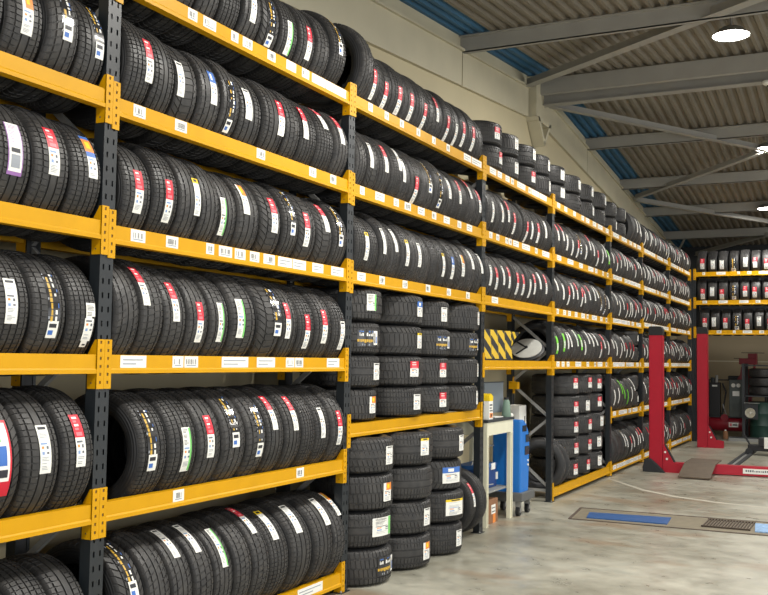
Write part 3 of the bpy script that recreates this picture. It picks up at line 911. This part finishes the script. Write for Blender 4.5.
tyre((-3.86, 9.225, .003), (0, 0, R(1)), .325, .175, 'R', 'black tyre standing on floor beside the right stack, red-and-white label', 'tyres standing on the floor by the workbench', 20, 0, 3)
tyre((-3.83, 9.42, .003), (0, 0, R(1)), .335, .185, '', 'black tyre standing on floor against the rack post beside the workbench leg', 'tyres standing on the floor by the workbench', 0, 0, 0)
zt = LV[5] + .053
G3 = 'pairs of tyres stacked flat on the top shelf'
for i, (a, c) in enumerate([(('R', 2, 0, 0), ('R', -14, 0, 0)), (('W', -4, 0, 0), ('W', -4, .02, 0)), (('R', -8, 0, 0), ('W', 0, .02, 0)), (('W', 8, 0, 0), ('W', 4, 0, 0))]):
    stack(-3.87, 10.005 + i * .622, zt, .300, .262, [a, c], 'top shelf above workbench', G3, ORD[i] + ' pair')
for i, (a, c) in enumerate([(('W', -12, .02, 0), ('W', -10, 0, 0)), (('', 0, 0, 0), ('W', 0, 0, 0)), (('W', 4, 0, 0), ('W', 2, .02, 0)), (('', 0, 0, 0), ('W', 4, 0, 0))]):
    stack(-3.91, 12.60 + i * .745, zt, .335, .262, [a, c], 'top shelf after workbench', G3, ORD[i] + ' pair')
for i, (a, c) in enumerate([(('W', 6, 0, 0), ('W', 14, .02, 0)), (('W', 16, 0, 0), ('W', 10, .02, 0))]):
    stack(-3.91, 15.72 + i * .65, zt, .308, .255, [a, c], 'top shelf left of red column', G3, ORD[i] + ' pair')
G4 = 'tyres stacked flat on the bottom shelf after the workbench'
z0 = LV[0] + .053
for i, y in enumerate((13.37, 14.07, 14.77)):
    it = [(trd.choice('RW'), -12 + trd.uniform(-6, 8), trd.uniform(-.03, .03), 0) for q in range(5)]
    if i < 2: it[0] = it[1] = it[2] = ('R', -12 + i * 4, 0, 0)
    stack(-3.93, y, z0, .335, .289, it, 'bottom shelf after workbench', G4, ORD[i] + ' stack')
for y, dy, lab in ((12.44, 0, 'black tyre standing turned outwards right behind the rack post after the workbench'), (12.655, 0, 'black tyre standing between the turned tyre and the flat stacks after the workbench')):
    tyre((-3.87, y, LV[0] + .052 + seat(.345) - .345 + .032), (0, 0, R(22)), .345, .185, 'W', lab, 'tyres standing turned before the flat stacks', 58, 0, 1)

# rows on the back rack (sticker side faces -y)
BACK = {5: 'RWWMWRRW', 4: 'RWRMRRRM', 3: 'RWRMRWRW'}
for lv, s in BACK.items():
    for i, t in enumerate(s):
        r = trd.uniform(.312, .321); x = -3.372 + i * .235 + (.06 if lv == 3 else 0)
        o = tyre((x, YR + .3, BLV[lv] + .052 + seat(r) - r), (0, 0, -PI / 2), r, .215, t,
                 'black tyre, %s, %s from left, %s of the back rack' % (DESC[t], ORD[i], {5: 'top row', 4: 'middle row', 3: 'lowest row'}[lv]),
                 'tyres in rows on the back rack', trd.uniform(-12, 6), trd.uniform(-.03, .03))
        for ch in o.children:
            if ch.name.startswith('tread_label'): ch.scale = (1, 1.45, 1.0)

# ---- the far rows of the side rack: more tyres than can be told apart, built as one object
def lowpoly_tyre(mb, x, y, zc, r, w_, t, rd, flat=False):
    n = 28
    prof = [(-.5 * w_, r * .78), (-.45 * w_, r * .90), (-.40 * w_, r * .965), (-.26 * w_, r * .992), (-.24 * w_, r * .97), (-.22 * w_, r * .995),
            (.22 * w_, r * .995), (.24 * w_, r * .97), (.26 * w_, r * .992), (.40 * w_, r * .965), (.45 * w_, r * .90), (.5 * w_, r * .78)]
    side = [(-.42 * w_, r * .92), (-.40 * w_, r * .66), (-.46 * w_, r * .66), (-.5 * w_, r * .78)]
    def put(pr, m):
        vs = []
        for v, rad in pr:
            for i in range(n):
                th = 2 * PI * i / n; a, b_ = rad * math.cos(th), rad * math.sin(th)
                vs.append((x + a, y + b_, zc + v) if flat else (x + a, y + v, zc + b_))
        mb.add(vs, [(k_ * n + i, k_ * n + (i + 1) % n, (k_ + 1) * n + (i + 1) % n, (k_ + 1) * n + i) for k_ in range(len(pr) - 1) for i in range(n)], m)
    put(prof, TREADS[rd.randrange(5)]); put(side, M['side']); put([(-v, q) for v, q in side], M['side'])
    if t and not flat:
        c = R(rd.uniform(-8, 30)); off = rd.uniform(-.03, .03)
        for (a0, a1, m) in ({'R': [(0, .46, 'red'), (.46, 1, 'white')], 'L': [(0, 1, 'l_brightgreen')]}.get(t, [(0, 1, 'white')])):
            L_ = .25 / r; rad = r + .002; vs = []
            for i in range(5):
                th = c + L_ * (.5 - (a0 + (a1 - a0) * i / 4))
                vs += [(x + rad * math.cos(th), y + off - .027, zc + rad * math.sin(th)), (x + rad * math.cos(th), y + off + .027, zc + rad * math.sin(th))]
            mb.add(vs, [(2 * i, 2 * i + 1, 2 * i + 3, 2 * i + 2) for i in range(4)], M[m])
    elif t:
        c = R(rd.uniform(0, 20)); rad = r + .002; vs = []
        for i in range(3):
            th = c + .3 * (i / 2 - .5); vs += [(x + rad * math.cos(th), y + rad * math.sin(th), zc - .05), (x + rad * math.cos(th), y + rad * math.sin(th), zc + .05)]
        mb.add(vs, [(0, 1, 3, 2), (2, 3, 5, 4)], M['white'])


far = MB()
for bi in (5, 6, 7):
    for lv in (5, 4, 3, 2, 12, 0):
        if (bi, lv) == (5, 0): continue
        y0, y1 = POST[bi], POST[bi + 1] - .1
        if (bi, lv) == (5, 5): y0 = 16.71
        if bi == 5 and lv in (2, 12): y1 -= .68
        n = round((y1 - y0) / .228); sp = (y1 - y0) / n
        for i in range(n):
            r = frd.uniform(.308, .332)
            if lv in (0, 12): r += .02
            if (bi, lv) == (5, 5) and i < 3: r = .35
            lowpoly_tyre(far, -3.9, y0 + sp * (i + .5), lz(bi, lv) + .052 + seat(r), r, sp - .006, '' if lv == 0 and frd.random() < .4 else pick(frd, (bi, lv) == (5, 12)), frd)
for lv, cnt in ((2, 2), (12, 2)):
    for q in range(cnt):
        lowpoly_tyre(far, -3.93, POST[6] - .1 - .345, LV[lv] + .053 + .14 + q * .281, .33, .28, 'W', frd, True)
for q in range(6):
    lowpoly_tyre(far, -3.80, 24.3, .142 + q * .281, .33, .28, '', frd, True)
tag(far.build('tyre_rows', smooth=True, angle=40), 'long rows of far black tyres with white and red labels at the end of the side rack', 'tyres', None, 'stuff')
# ================================================================ WORKBENCH BAY
# hazard board leaning behind the shelf beam
zt = LV[2] + .052
t_ = tag(empty('hazard_board', (-3.72, 10.45, zt), (0, R(-4), 0)), 'black and yellow hazard-striped folded board standing on the shelf above the workbench', 'board')
mb = MB(); n = 8
for i in range(n):
    y0, y1 = -.58 + i * .116, -.58 + (i + 1) * .116
    h = .34
    x0, x1 = (.0 if i % 2 else .035), (.035 if i % 2 else .0)
    mb.add([(x0, y0, 0), (x1, y1, 0), (x1, y1, h), (x0, y0, h), (x0 - .006, y0, 0), (x1 - .006, y1, 0), (x1 - .006, y1, h), (x0 - .006, y0, h)],
           [(0, 1, 2, 3), (7, 6, 5, 4), (0, 4, 5, 1), (3, 2, 6, 7), (0, 3, 7, 4), (1, 5, 6, 2)], M['hazard'])
mb.build('striped_panel', t_)
mb = MB(); mb.prism([(.348, .10), (.348, .34), (.80, .34), (.60, .26)], 'x', -.01, 0, M['hazard']); mb.build('striped_flap', t_)
mb = MB(); mb.box(-.03, .04, -.58, .348, -.002, .012, M['black']); mb.build('base_strip', t_)

# round mirror-like disc leaning on its dark backing
c = Vector((-3.86, 11.86, zt))
t_ = tag(empty('round_disc', c), 'round grey disc with two dark hands propped tilted beside the hazard board', 'disc')
right = Vector((.895, .445, 0)); cu, su = math.cos(R(16)), math.sin(R(16))
maj = right * cu + Vector((0, 0, 1)) * su
mnr = -right * su + Vector((0, 0, 1)) * cu
tocam = Vector((.445, -.895, 0))
nrm = (tocam * .58 + mnr * .81).normalized(); sec = nrm.cross(maj).normalized()
rot = Matrix((maj, sec, nrm)).transposed().to_4x4()
DZ = .155
def disc(name, prof, m, n=48):
    b_ = MB(); b_.lathe(prof, m, n, cap=True)
    b_.v = [tuple(rot @ Vector(v) + Vector((0, 0, DZ))) for v in b_.v]
    return b_.build(name, t_, angle=40)
disc('backing_ring', [(.185, -.06), (.225, -.045), (.225, -.02), (.20, -.002)], M['black'])
disc('disc_face', [(.195, -.004), (.195, .008), (.185, .012)], M['disc'])
for ang, ln in ((115, .19), (205, .17)):
    b_ = MB(); b_.box(0, ln, -.010, .010, .013, .02, M['black'], Matrix.Rotation(R(ang), 4, 'Z'))
    b_.v = [tuple(rot @ Vector(v) + Vector((0, 0, DZ))) for v in b_.v]; b_.build('hand', t_)
b_ = MB(); b_.tube((0, 0, .01), (0, 0, .03), .018, M['black'], 16); b_.v = [tuple(rot @ Vector(v) + Vector((0, 0, DZ))) for v in b_.v]; b_.build('hub', t_)

# workbench: cream apron and legs, dark top
t_ = tag(empty('workbench', (-3.66, 9.76, 0)), 'narrow cream-framed workbench with dark top standing between rack posts', 'workbench')
H = 1.115
mb = MB(); mb.box(-.50, .03, .09, .97, H, H + .03, M['dark']); mb.build('bench_top', t_, bevel=.004)
mb = MB(); mb.box(0, .02, .1, .95, H - .14, H, M['bench']); mb.box(-.48, 0, .1, .12, H - .14, H, M['bench']); mb.box(-.48, 0, .93, .95, H - .14, H, M['bench']); mb.build('apron', t_, bevel=.002)
for (x, y, wd) in ((.02, .13, .055), (.02, .895, .085), (-.44, .13, .045), (-.44, .90, .045)):
    mb = MB()
    mb.box(x - .045, x, y - .03, y - .03 + wd, 0, H - .14, M['bench'])
    mb.box(x - .002, x + .006, y - .03 + wd * .4, y - .03 + wd * .55, .0, H - .15, M['cream2'])
    mb.build('leg', t_)
mb = MB(); mb.box(-.44, -.03, .12, .92, .34, .36, M['grey']); mb.build('lower_shelf', t_)
mb = MB(); mb.tube((-.3, .1, .36), (-.2, .45, .36 + .45), .008, M['galv']); mb.tube((-.2, .45, .81), (-.2, .9, .81), .008, M['galv']); mb.tube((-.35, .2, .36), (-.05, .5, .42), .006, M['galv'])
mb.build('rod', t_)

HB = H + .03
# monitor seen from the back
t_ = tag(empty('monitor', (-3.79, 10.42, HB), (0, 0, R(-6))), 'grey flat monitor on a white stand on the workbench', 'monitor')
mb = MB(); mb.box(-.02, .02, -.27, .25, .05, .40, M['screen']); mb.build('screen_panel', t_, bevel=.008)
mb = MB(); mb.box(.021, .024, -.25, .23, .07, .38, M['screen']); mb.box(.019, .026, -.27, .25, .39, .402, M['dark']); mb.build('screen_bezel', t_)
mb = MB(); mb.box(-.045, -.02, -.05, .05, .03, .3, M['white']); mb.box(-.1, .09, -.11, .10, 0, .012, M['white']); mb.build('stand', t_, bevel=.003)
# yellow and white spray canister / carton
t_ = tag(empty('glue_carton', (-3.70, 10.0, HB)), 'small yellow-topped white carton on the near end of the workbench', 'carton')
mb = MB(); mb.box(-.05, .05, -.06, .06, 0, .20, M['white']); mb.build('carton_body', t_, bevel=.003)
mb = MB(); mb.prism([(-.06, .20), (.06, .20), (.06, .25), (.0, .28), (-.06, .26)], 'x', -.05, .05, M['l_yellow']); mb.build('carton_top', t_)
mb = MB(); mb.box(.05, .0515, -.045, .045, .02, .07, M['l_orange']); mb.box(.0515, .052, -.02, .02, .03, .06, M['ink']); mb.box(.05, .0515, -.045, .045, .09, .10, M['ink']); mb.box(.05, .0515, -.045, .02, .12, .13, M['ink']); mb.box(.05, .0515, -.045, .035, .15, .165, M['ink']); mb.build('carton_print', t_)
t_ = tag(empty('yellow_tube', (-3.71, 9.875, HB)), 'slim yellow and white tube leaning by the carton on the workbench', 'tube')
mb = MB(); mb.tube((0, 0, .005), (0, -.03, .3), .022, M['white'], 14); mb.build('tube_body', t_)
mb = MB(); mb.tube((0, -.03, .3), (0, -.036, .37), .018, M['l_yellow'], 14, .006); mb.build('nozzle', t_)
t_ = tag(empty('canister', (-3.685, 10.60, HB)), 'pale green plastic canister at the far end of the workbench', 'canister')
mb = MB(); mb.lathe([(.0, 0), (.05, 0), (.055, .01), (.04, .16), (.03, .19), (.02, .2)], M['greencan'], 20); mb.build('canister_body', t_, angle=40)
mb = MB(); mb.lathe([(.026, .19), (.026, .22), (0, .22)], M['black'], 14); mb.build('cap', t_, angle=40)
t_ = tag(MB().lathe([(0, 0), (.045, 0), (.05, .012), (.045, .03), (.03, .04), (0, .04)], M['white'], 20).build('tape_roll', None, (-3.685, 10.70, HB), angle=40), 'flat white roll on the far front corner of the workbench', 'roll')

# things under the bench
t_ = tag(empty('toolbox', (-3.90, 10.28, .362)), 'dark blue toolbox on the shelf beneath the workbench', 'toolbox')
mb = MB(); mb.box(-.16, .12, -.28, .28, 0, .22, mat('navy_plastic', (22, 58, 120), .5)); mb.build('box_body', t_, bevel=.01)
mb = MB(); mb.box(-.165, .125, -.285, .285, .22, .27, M['bluefloor']); mb.build('lid', t_, bevel=.008)
mb = MB(); mb.box(.12, .13, .08, .2, .2, .27, M['white']); mb.box(.12, .13, .24, .29, .08, .16, M['white']); mb.build('paper_tag', t_)
t_ = tag(empty('cardboard_box', (-3.82, 10.22, 0)), 'small brown cardboard box with white label on floor beneath the workbench', 'box')
mb = MB(); mb.box(-.12, .12, -.16, .16, 0, .26, M['cardboard']); mb.build('box_body', t_, bevel=.004)
mb = MB(); mb.box(.12, .1215, -.05, .08, .1, .2, M['white']); mb.box(.1215, .122, -.04, .07, .12, .13, M['ink']); mb.box(.1215, .122, -.04, .07, .16, .17, M['ink']); mb.box(.12, .1215, .0, .08, .0, .1, M['l_orange']); mb.build('box_label', t_)
t_ = tag(empty('white_panel', (-4.0, 11.93, 0)), 'tall white cabinet with a dark slot standing behind the blue machine', 'cabinet')
mb = MB(); mb.box(-.1, .08, -.15, .12, 0, 1.22, M['white']); mb.build('cabinet_body', t_, bevel=.006)
mb = MB(); mb.box(.08, .083, .04, .07, .95, 1.08, M['ink']); mb.build('slot', t_)

# blue service machine on castors
t_ = tag(empty('service_machine', (-3.74, 10.985, 0)), 'tall blue wheeled service machine with rounded top beside the workbench', 'machine')
mb = MB()
prof = [(-.17, .24), (.12, .24), (.14, .5), (.16, .84), (.12, .96), (.04, 1.05), (-.06, 1.10), (-.17, 1.10)]
mb.prism(prof, 'x', -.19, .16, M['blue']); mb.build('housing', t_, bevel=.02)
mb = MB(); mb.prism([(-.24, .17), (.24, .17), (.25, .22), (.22, .27), (-.23, .27)], 'x', -.22, .2, M['tray']); mb.build('base_tray', t_, bevel=.01)
for (y, z, h, wd) in ((-.05, 1.0, .07, .14), (.06, .88, .09, .12), (.04, .74, .10, .14)):
    mb = MB(); mb.box(.16, .168, y - wd / 2, y + wd / 2, z - h / 2, z + h / 2, M['glassy']); mb.build('dark_window', t_, bevel=.003)
mb = MB(); mb.tube((.16, .08, .62), (.172, .08, .62), .012, M['white'], 12); mb.tube((.16, .08, .57), (.172, .08, .57), .014, M['white'], 12); mb.build('button', t_)
for (x, y) in ((.13, -.16), (.13, .17), (-.17, -.16), (-.17, .17)):
    mb = MB(); mb.tube((x - .02, y, .055), (x + .02, y, .055), .055, M['black'], 18)
    cst = mb.build('castor', t_)
    mb = MB(); mb.box(x - .03, x + .03, y - .02, y + .02, .10, .17, M['galv']); mb.tube((x - .028, y, .055), (x + .028, y, .055), .016, M['galv'], 10)
    mb.box(x - .030, x - .024, y - .016, y + .016, .05, .12, M['galv']); mb.box(x + .024, x + .030, y - .016, y + .016, .05, .12, M['galv'])
    mb.build('castor_bracket', cst)

# ================================================================ FLOOR CHANNEL
t_ = tag(empty('floor_channel', (-2.05, 11.45, 0)), 'long steel floor channel flush in the concrete with a blue cover plate and grating', 'floor channel')
def quad(pts, z0, z1, m, name, par, sub=None):
    b_ = MB(); b_.prism([(x + 2.05, y - 11.45) for x, y in pts], 'z', z0, z1, m); return b_.build(name, par)
fp = [(-3.14, 11.82), (.8, 11.95), (.75, 11.02), (-3.04, 10.94)]
quad(fp, .0005, .004, M['drain'], 'channel_bed', t_)
mb = MB()
for a, c in zip(fp, fp[1:] + fp[:1]):
    mb.bar((a[0] + 2.05, a[1] - 11.45, .004), (c[0] + 2.05, c[1] - 11.45, .004), .03, .008, M['drainedge'])
mb.build('edge_frame', t_)
quad([(-2.95, 11.48), (-2.03, 11.60), (-1.99, 11.12), (-2.88, 11.08)], .004, .014, M['bluefloor'], 'blue_cover_plate', t_)['label'] = 'blue cover plate'
mb = MB()
for i in range(16):
    x = .42 + i * .032
    mb.box(x, x + .012, -.27, .27, .004, .02, M['drainedge'])
for y in (-.27, .26): mb.box(.41, .92, y, y + .014, .004, .022, M['drainedge'])
mb.build('grating', t_)
quad([(-1.13, 11.69), (-.3, 11.72), (-.28, 11.16), (-1.08, 11.13)], .004, .016, M['ltblue'], 'scuffed_cover_plate', t_)['label'] = 'scuffed pale blue cover plate'

# faint pale line curving over the concrete
pts = [(-3.76, 15.27), (-3.46, 14.87), (-2.83, 13.96), (-2.28, 13.49), (-1.79, 13.27), (-1.12, 13.11), (-.3, 13.0)]
mb = MB(); vs = []
for (x, y), wd in zip(pts, (.02, .05, .07, .06, .045, .04, .03)):
    vs += [(x, y - wd, .0012), (x, y + wd, .0012)]
mb.add(vs, [(2 * i, 2 * i + 1, 2 * i + 3, 2 * i + 2) for i in range(len(pts) - 1)], M['paleline'])
tag(mb.build('floor_line'), 'faint pale line curving across the concrete between lift and floor channel', 'floor line')

# ================================================================ RED VEHICLE LIFT
t_ = tag(empty('vehicle_lift', (-3.1, 16.4, 0)), 'red vehicle lift with two black-capped columns, low crossbeam and brown ramp plate', 'vehicle lift')
def column(x, y, h, name='column'):
    mb = MB(); X0, Y0 = x + 3.1, y - 16.4
    mb.box(X0 - .11, X0 + .11, Y0 - .07, Y0 - .06, .0, h, M['red_paint']); mb.box(X0 - .11, X0 - .10, Y0 - .07, Y0 + .09, 0, h, M['red_paint'])
    mb.box(X0 + .10, X0 + .11, Y0 - .07, Y0 + .09, 0, h, M['red_paint']); mb.box(X0 - .11, X0 - .03, Y0 + .08, Y0 + .09, 0, h, M['red_paint']); mb.box(X0 + .03, X0 + .11, Y0 + .08, Y0 + .09, 0, h, M['red_paint'])
    c_ = mb.build(name, t_, bevel=.003)
    mb = MB(); mb.prism([(X0 - .115, h), (X0 + .115, h), (X0 + .115, h + .10), (X0 + .08, h + .15), (X0 - .10, h + .15), (X0 - .115, h + .12)], 'y', Y0 - .075, Y0 + .095, M['black']); mb.build('column_cap', c_, bevel=.004)
    mb = MB(); mb.prism([(X0 + .11, 0), (X0 + .42, 0), (X0 + .42, .14), (X0 + .28, .17), (X0 + .13, .45), (X0 + .11, .45)], 'y', Y0 - .06, Y0 - .045, M['red_paint'])
    mb.prism([(X0 + .11, 0), (X0 + .42, 0), (X0 + .42, .14), (X0 + .28, .17), (X0 + .13, .45), (X0 + .11, .45)], 'y', Y0 + .06, Y0 + .075, M['red_paint'])
    mb.prism([(X0 + .28, .15), (X0 + .295, .17), (X0 + .145, .45), (X0 + .13, .45)], 'y', Y0 - .045, Y0 + .06, M['black'])
    g_ = mb.build('gusset', c_)
    for zz in (.33, .22):
        mb = MB(); mb.tube((X0 + .15 + (.33 - zz) * .25, Y0 - .06, zz), (X0 + .15 + (.33 - zz) * .25, Y0 - .072, zz), .018, M['white'], 12); mb.build('bolt', g_)
    mb = MB(); mb.prism([(X0 - .20, 0), (X0 + .16, 0), (X0 + .02, .14), (X0 - .08, .22), (X0 - .17, .18), (X0 - .20, .08)], 'y', Y0 - .15, Y0 - .071, M['rubberfoot']); 
    if h < 2.3: mb.build('rubber_chock', c_, bevel=.01)
column(-3.11, 16.45, 2.24)
column(-3.14, 21.75, 2.42)
mb = MB(); mb.box(.26, 3.6, .02, .14, .012, .165, M['red_paint'], Matrix.Rotation(R(5), 4, 'Z')); cb_ = mb.build('crossbeam', t_, bevel=.004)
mb = MB(); mb.box(1.33, 2.6, .012, .0205, .045, .125, M['white'], Matrix.Rotation(R(5), 4, 'Z'))
rd = random.Random(5); x = 1.37
while x < 2.5:
    wd = rd.uniform(.012, .026); h = rd.choice((.022, .022, .032))
    mb.box(x, x + wd, .010, .0125, .075, .075 + h, M['soft_ink'], Matrix.Rotation(R(5), 4, 'Z')); x += wd + .012
mb.build('maker_sign', cb_)['label'] = 'white lettered sign strip'
mb = MB(); mb.prism([(-.74, .012), (-.74, .035), (-.10, .195), (.6, .20), (.6, .175), (-.09, .17)], 'x', .46, .94, M['brownplate'])
mb.build('ramp_plate', t_, bevel=.003)['label'] = 'worn brown ramp plate'
mb = MB(); mb.box(.9, .95, .3, 5.9, .0, .035, M['dark']); mb.box(1.02, 1.08, .3, 5.9, .0, .03, M['dark']); mb.box(.95, 1.02, .3, 5.9, 0, .012, M['galv']); mb.build('cable_channel', t_)

# black and white wheeled jack near the runway
t_ = tag(empty('floor_jack', (-1.86, 20.6, 0)), 'black wheeled floor jack with a white plate beyond the red crossbeam', 'jack')
mb = MB(); mb.box(-.25, .5, -.12, .12, .08, .2, M['black']); mb.box(-.05, .1, -.15, .15, .18, .34, M['black']); mb.build('jack_body', t_, bevel=.01)
for x, y in ((-.22, -.13), (-.22, .13), (.4, -.13), (.4, .13)):
    MB().tube((x, y - .025, .07), (x, y + .025, .07), .07, M['rubberfoot'], 16).build('wheel', t_)
MB().tube((-.2, 0, .15), (-.34, 0, .42), .018, M['black'], 10).build('handle', t_)
MB().box(.06, .3, -.165, -.15, .14, .36, M['white']).build('white_plate', t_)

# ================================================================ FAR END EQUIPMENT
def at(name, x, y, lab, cat, rz=0): return tag(empty(name, (x, y, 0), (0, 0, rz)), lab, cat)

t_ = at('air_compressor', -3.08, 25.4, 'red tank air compressor with dark motor housing by the back wall', 'compressor')
mb = MB(); pr = [(0, -.50), (.09, -.485), (.155, -.44), (.175, -.38), (.175, .38), (.155, .44), (.09, .485), (0, .50)]
mb.lathe(pr, M['dark_red'], 28, 'x', (0, 0, .30)); mb.build('tank', t_, angle=40)
MB().box(.05, .27, -.178, -.17, .24, .35, M['white']).box(.07, .12, -.180, -.178, .26, .33, M['redink']).box(.14, .25, -.180, -.178, .28, .31, M['ink']).build('tank_label', t_)
for x in (-.38, .38):
    mb = MB(); mb.box(x - .02, x + .02, -.12, .12, 0, .16, M['dark_red']); mb.build('foot', t_)
MB().box(-.42, .42, -.13, .13, .465, .49, M['dark']).build('mounting_plate', t_)
mb = MB(); mb.box(-.42, -.16, -.14, .12, .49, 1.32, M['black']); mb.build('motor_housing', t_, bevel=.012)
MB().box(-.34, -.22, -.145, -.14, 1.22, 1.26, M['white']).build('housing_label', t_)
mb = MB(); mb.tube((-.34, -.02, 1.32), (-.34, -.02, 1.44), .05, M['dark'], 14); mb.tube((-.25, -.02, 1.32), (-.25, -.02, 1.50), .035, M['galv'], 12); mb.build('filter', t_)
mb = MB(); mb.box(.06, .40, -.16, .14, .49, 1.40, M['machine']); mb.build('control_cabinet', t_, bevel=.01)
mb = MB(); mb.tube((.16, -.16, 1.26), (.16, -.175, 1.26), .05, M['white'], 16); mb.tube((.28, -.16, 1.26), (.28, -.175, 1.26), .05, M['white'], 16); mb.build('gauge', t_)
mb = MB(); mb.box(.14, .30, -.165, -.16, 1.0, 1.12, M['white']); mb.build('cabinet_label', t_)
mb = MB(); mb.tube((-.12, -.1, .49), (-.02, -.1, 1.1), .02, M['black'], 10); mb.tube((-.02, -.1, 1.1), (-.1, -.1, 1.3), .02, M['black'], 10); mb.tube((0, -.12, .49), (-.1, -.12, .8), .015, M['galv'], 8); mb.build('hose', t_)
mb = MB(); mb.tube((-.05, -.17, .46), (-.05, -.10, .46), .09, M['dark_red'], 18); mb.build('pulley', t_)
t_ = at('oil_can', -3.02, 24.5, 'small tan can on the floor in front of the red tank', 'can')
MB().lathe([(0, 0), (.06, 0), (.06, .16), (.035, .19), (0, .19)], M['cardboard'], 16).build('can_body', t_, angle=40)
MB().lathe([(0, .19), (.02, .19), (.02, .22), (0, .22)], M['white'], 12).build('cap', t_, angle=40)
t_ = tag(MB().box(-.38, .45, -.12, .12, 0, .07, M['grey']).box(-.38, .45, -.12, -.1, .07, .1, M['dark']).build('steel_ramp', None, (-2.5, 24.05, 0)), 'low grey steel slab lying on the floor before the small rack', 'slab')

# wall shelf with dark clutter
t_ = at('wall_table', -3.1, 26.3, 'thin black table top running along the back wall behind the compressor', 'table')
mb = MB(); mb.box(-.55, .9, -.3, .3, 1.36, 1.385, M['black']); mb.build('table_top', t_)
for x in (-.5, .85):
    for y in (-.27, .27): MB().box(x - .02, x + .02, y - .02, y + .02, 0, 1.36, M['dark']).build('leg', t_)
t_ = tag(empty('black_case', (-2.93, 26.25, 1.385)), 'low black case lying on the table behind the compressor', 'case')
MB().box(-.22, .22, -.12, .12, 0, .10, M['black']).build('case_body', t_, bevel=.015)
MB().box(-.05, .05, -.14, -.12, .04, .06, M['dark']).build('handle', t_)

# red bench machine
t_ = at('red_machine', -2.66, 25.75, 'dark red workshop press with a stepped head standing behind the small tyre rack', 'press')
mb = MB(); mb.box(-.10, .12, -.1, .1, 0, 1.3, M['dark_red']); mb.build('pillar', t_, bevel=.01)
mb = MB(); mb.prism([(-.28, 1.30), (-.15, 1.52), (-.12, 1.72), (.02, 1.72), (.05, 1.40), (.25, 1.32), (.25, 1.28), (-.28, 1.26)], 'y', -.12, .1, M['dark_red']); mb.build('lower_head', t_, bevel=.008)
mb = MB(); mb.box(-.17, .25, -.11, .11, 1.78, 1.93, M['dark_red']); mb.box(.04, .25, -.11, .11, 1.93, 2.05, M['dark_red']); mb.build('upper_head', t_, bevel=.008)
mb = MB(); mb.tube((-.1, 0, 1.70), (-.1, 0, 1.80), .03, M['galv']); mb.tube((.18, 0, 1.3), (.18, 0, 1.8), .03, M['dark_red']); mb.build('spindle', t_)
mb = MB(); mb.box(-.12, .42, -.03, -.01, 2.06, 2.075, M['black']); mb.box(-.30, -.15, -.03, -.01, 1.92, 1.935, M['black']); mb.build('lever', t_)
mb = MB(); mb.box(.0, .24, -.11, .11, 1.3, 1.66, M['dark_red']); mb.build('motor_box', t_, bevel=.01)

# small dark rack with flat tyres at the right edge
t_ = at('storage_rack', -2.02, 24.7, 'small dark grey two-tier rack holding flat tyres and a drum', 'rack')
for x in (-.56, .9):
    for y in (-.32, .40): MB().box(x - .045, x + .02, y - .03, y + .03, 0, 1.80, M['dark']).build('post', t_)
for z in (1.02, 1.74):
    MB().box(-.56, .9, -.35, .43, z, z + .03, M['dark']).build('shelf', t_)
MB().box(-.65, .9, -.35, .43, .0, .06, M['dark']).build('bottom_panel', t_)
for i in range(3):
    for jx, nm in ((-.17, 'left'), (.5, 'right')):
        flat_tyre(-2.02 + jx, 24.74, 1.052 + i * .212, .318, .21, '', 'flat-lying tyre without label, %s of %s column, small dark rack' % (('bottom', 'middle', 'top')[i], nm), 'tyres lying in the small dark rack')
t_ = at('oil_drum', -2.22, 24.72, 'dark green ribbed steel drum under the small dark rack', 'drum')
t_.location.z = .06
pr = [(0, 0), (.285, 0), (.29, .01), (.28, .02), (.28, .26), (.292, .28), (.28, .30), (.28, .54), (.292, .56), (.28, .58), (.28, .82), (.29, .835), (.27, .84), (0, .82)]
MB().lathe(pr, M['green'], 36).build('drum_body', t_, angle=40)
t_ = tag(empty('work_lamp', (-2.43, 24.26, .95)), 'round silver reflector lamp hanging on the front of the small dark rack', 'lamp')
mb = MB(); mb.lathe([(.0, .0), (.05, -.01), (.09, -.05), (.115, -.09)], M['chrome'], 28, 'y', (0, .03, -.30)); mb.build('reflector', t_, angle=60)
MB().box(-.14, .16, .04, .06, -.45, -.1, M['dark']).build('back_plate', t_)
MB().tube((0, .02, -.30), (0, -.02, -.30), .02, M['white'], 12).build('bulb', t_)
MB().box(-.14, .2, -.02, .09, -.08, -.065, M['grey']).build('hook_bar', t_)

# ================================================================ CEILING FIXTURES
LNAME = ['bright round ceiling lamp nearest the camera, largest of three', 'round ceiling lamp by the right picture edge, middle one of three', 'round ceiling lamp furthest down the hall, smallest of three']
for i, p in enumerate(LAMPS):
    lab = LNAME[i] if i < 3 else 'unseen round high-bay lamp added under the roof for light'
    t_ = tag(empty('ceiling_lamp', p), lab, 'lamp', 'high-bay lamps under the roof')
    mb = MB(); mb.lathe([(0, .06), (.06, .06), (.10, .05), (.14, .03), (.215, -.045), (.225, -.05), (.22, -.055)], M['grey'], 32); mb.build('lamp_housing', t_, angle=40)
    mb = MB(); mb.lathe([(0, -.052), (.14, -.052), (.21, -.050)], M['lens'], 32); mb.build('lamp_lens', t_)
    MB().tube((0, 0, .05), (0, 0, roof_z(p[1]) - p[2] - .03), .012, M['galv'], 8).build('hanger', t_)
t_ = tag(empty('smoke_detector', (-1.17, 14.52, roof_z(14.6) - .06 - .372)), 'small white sensor fixed under the main steel rafter at right', 'sensor')
MB().lathe([(0, 0), (.09, 0), (.09, -.03), (.06, -.055), (0, -.06)], M['white'], 20).build('detector_body', t_, angle=40)
MB().lathe([(0, -.06), (.03, -.06), (.03, -.075), (0, -.075)], M['black'], 14).build('detector_eye', t_)
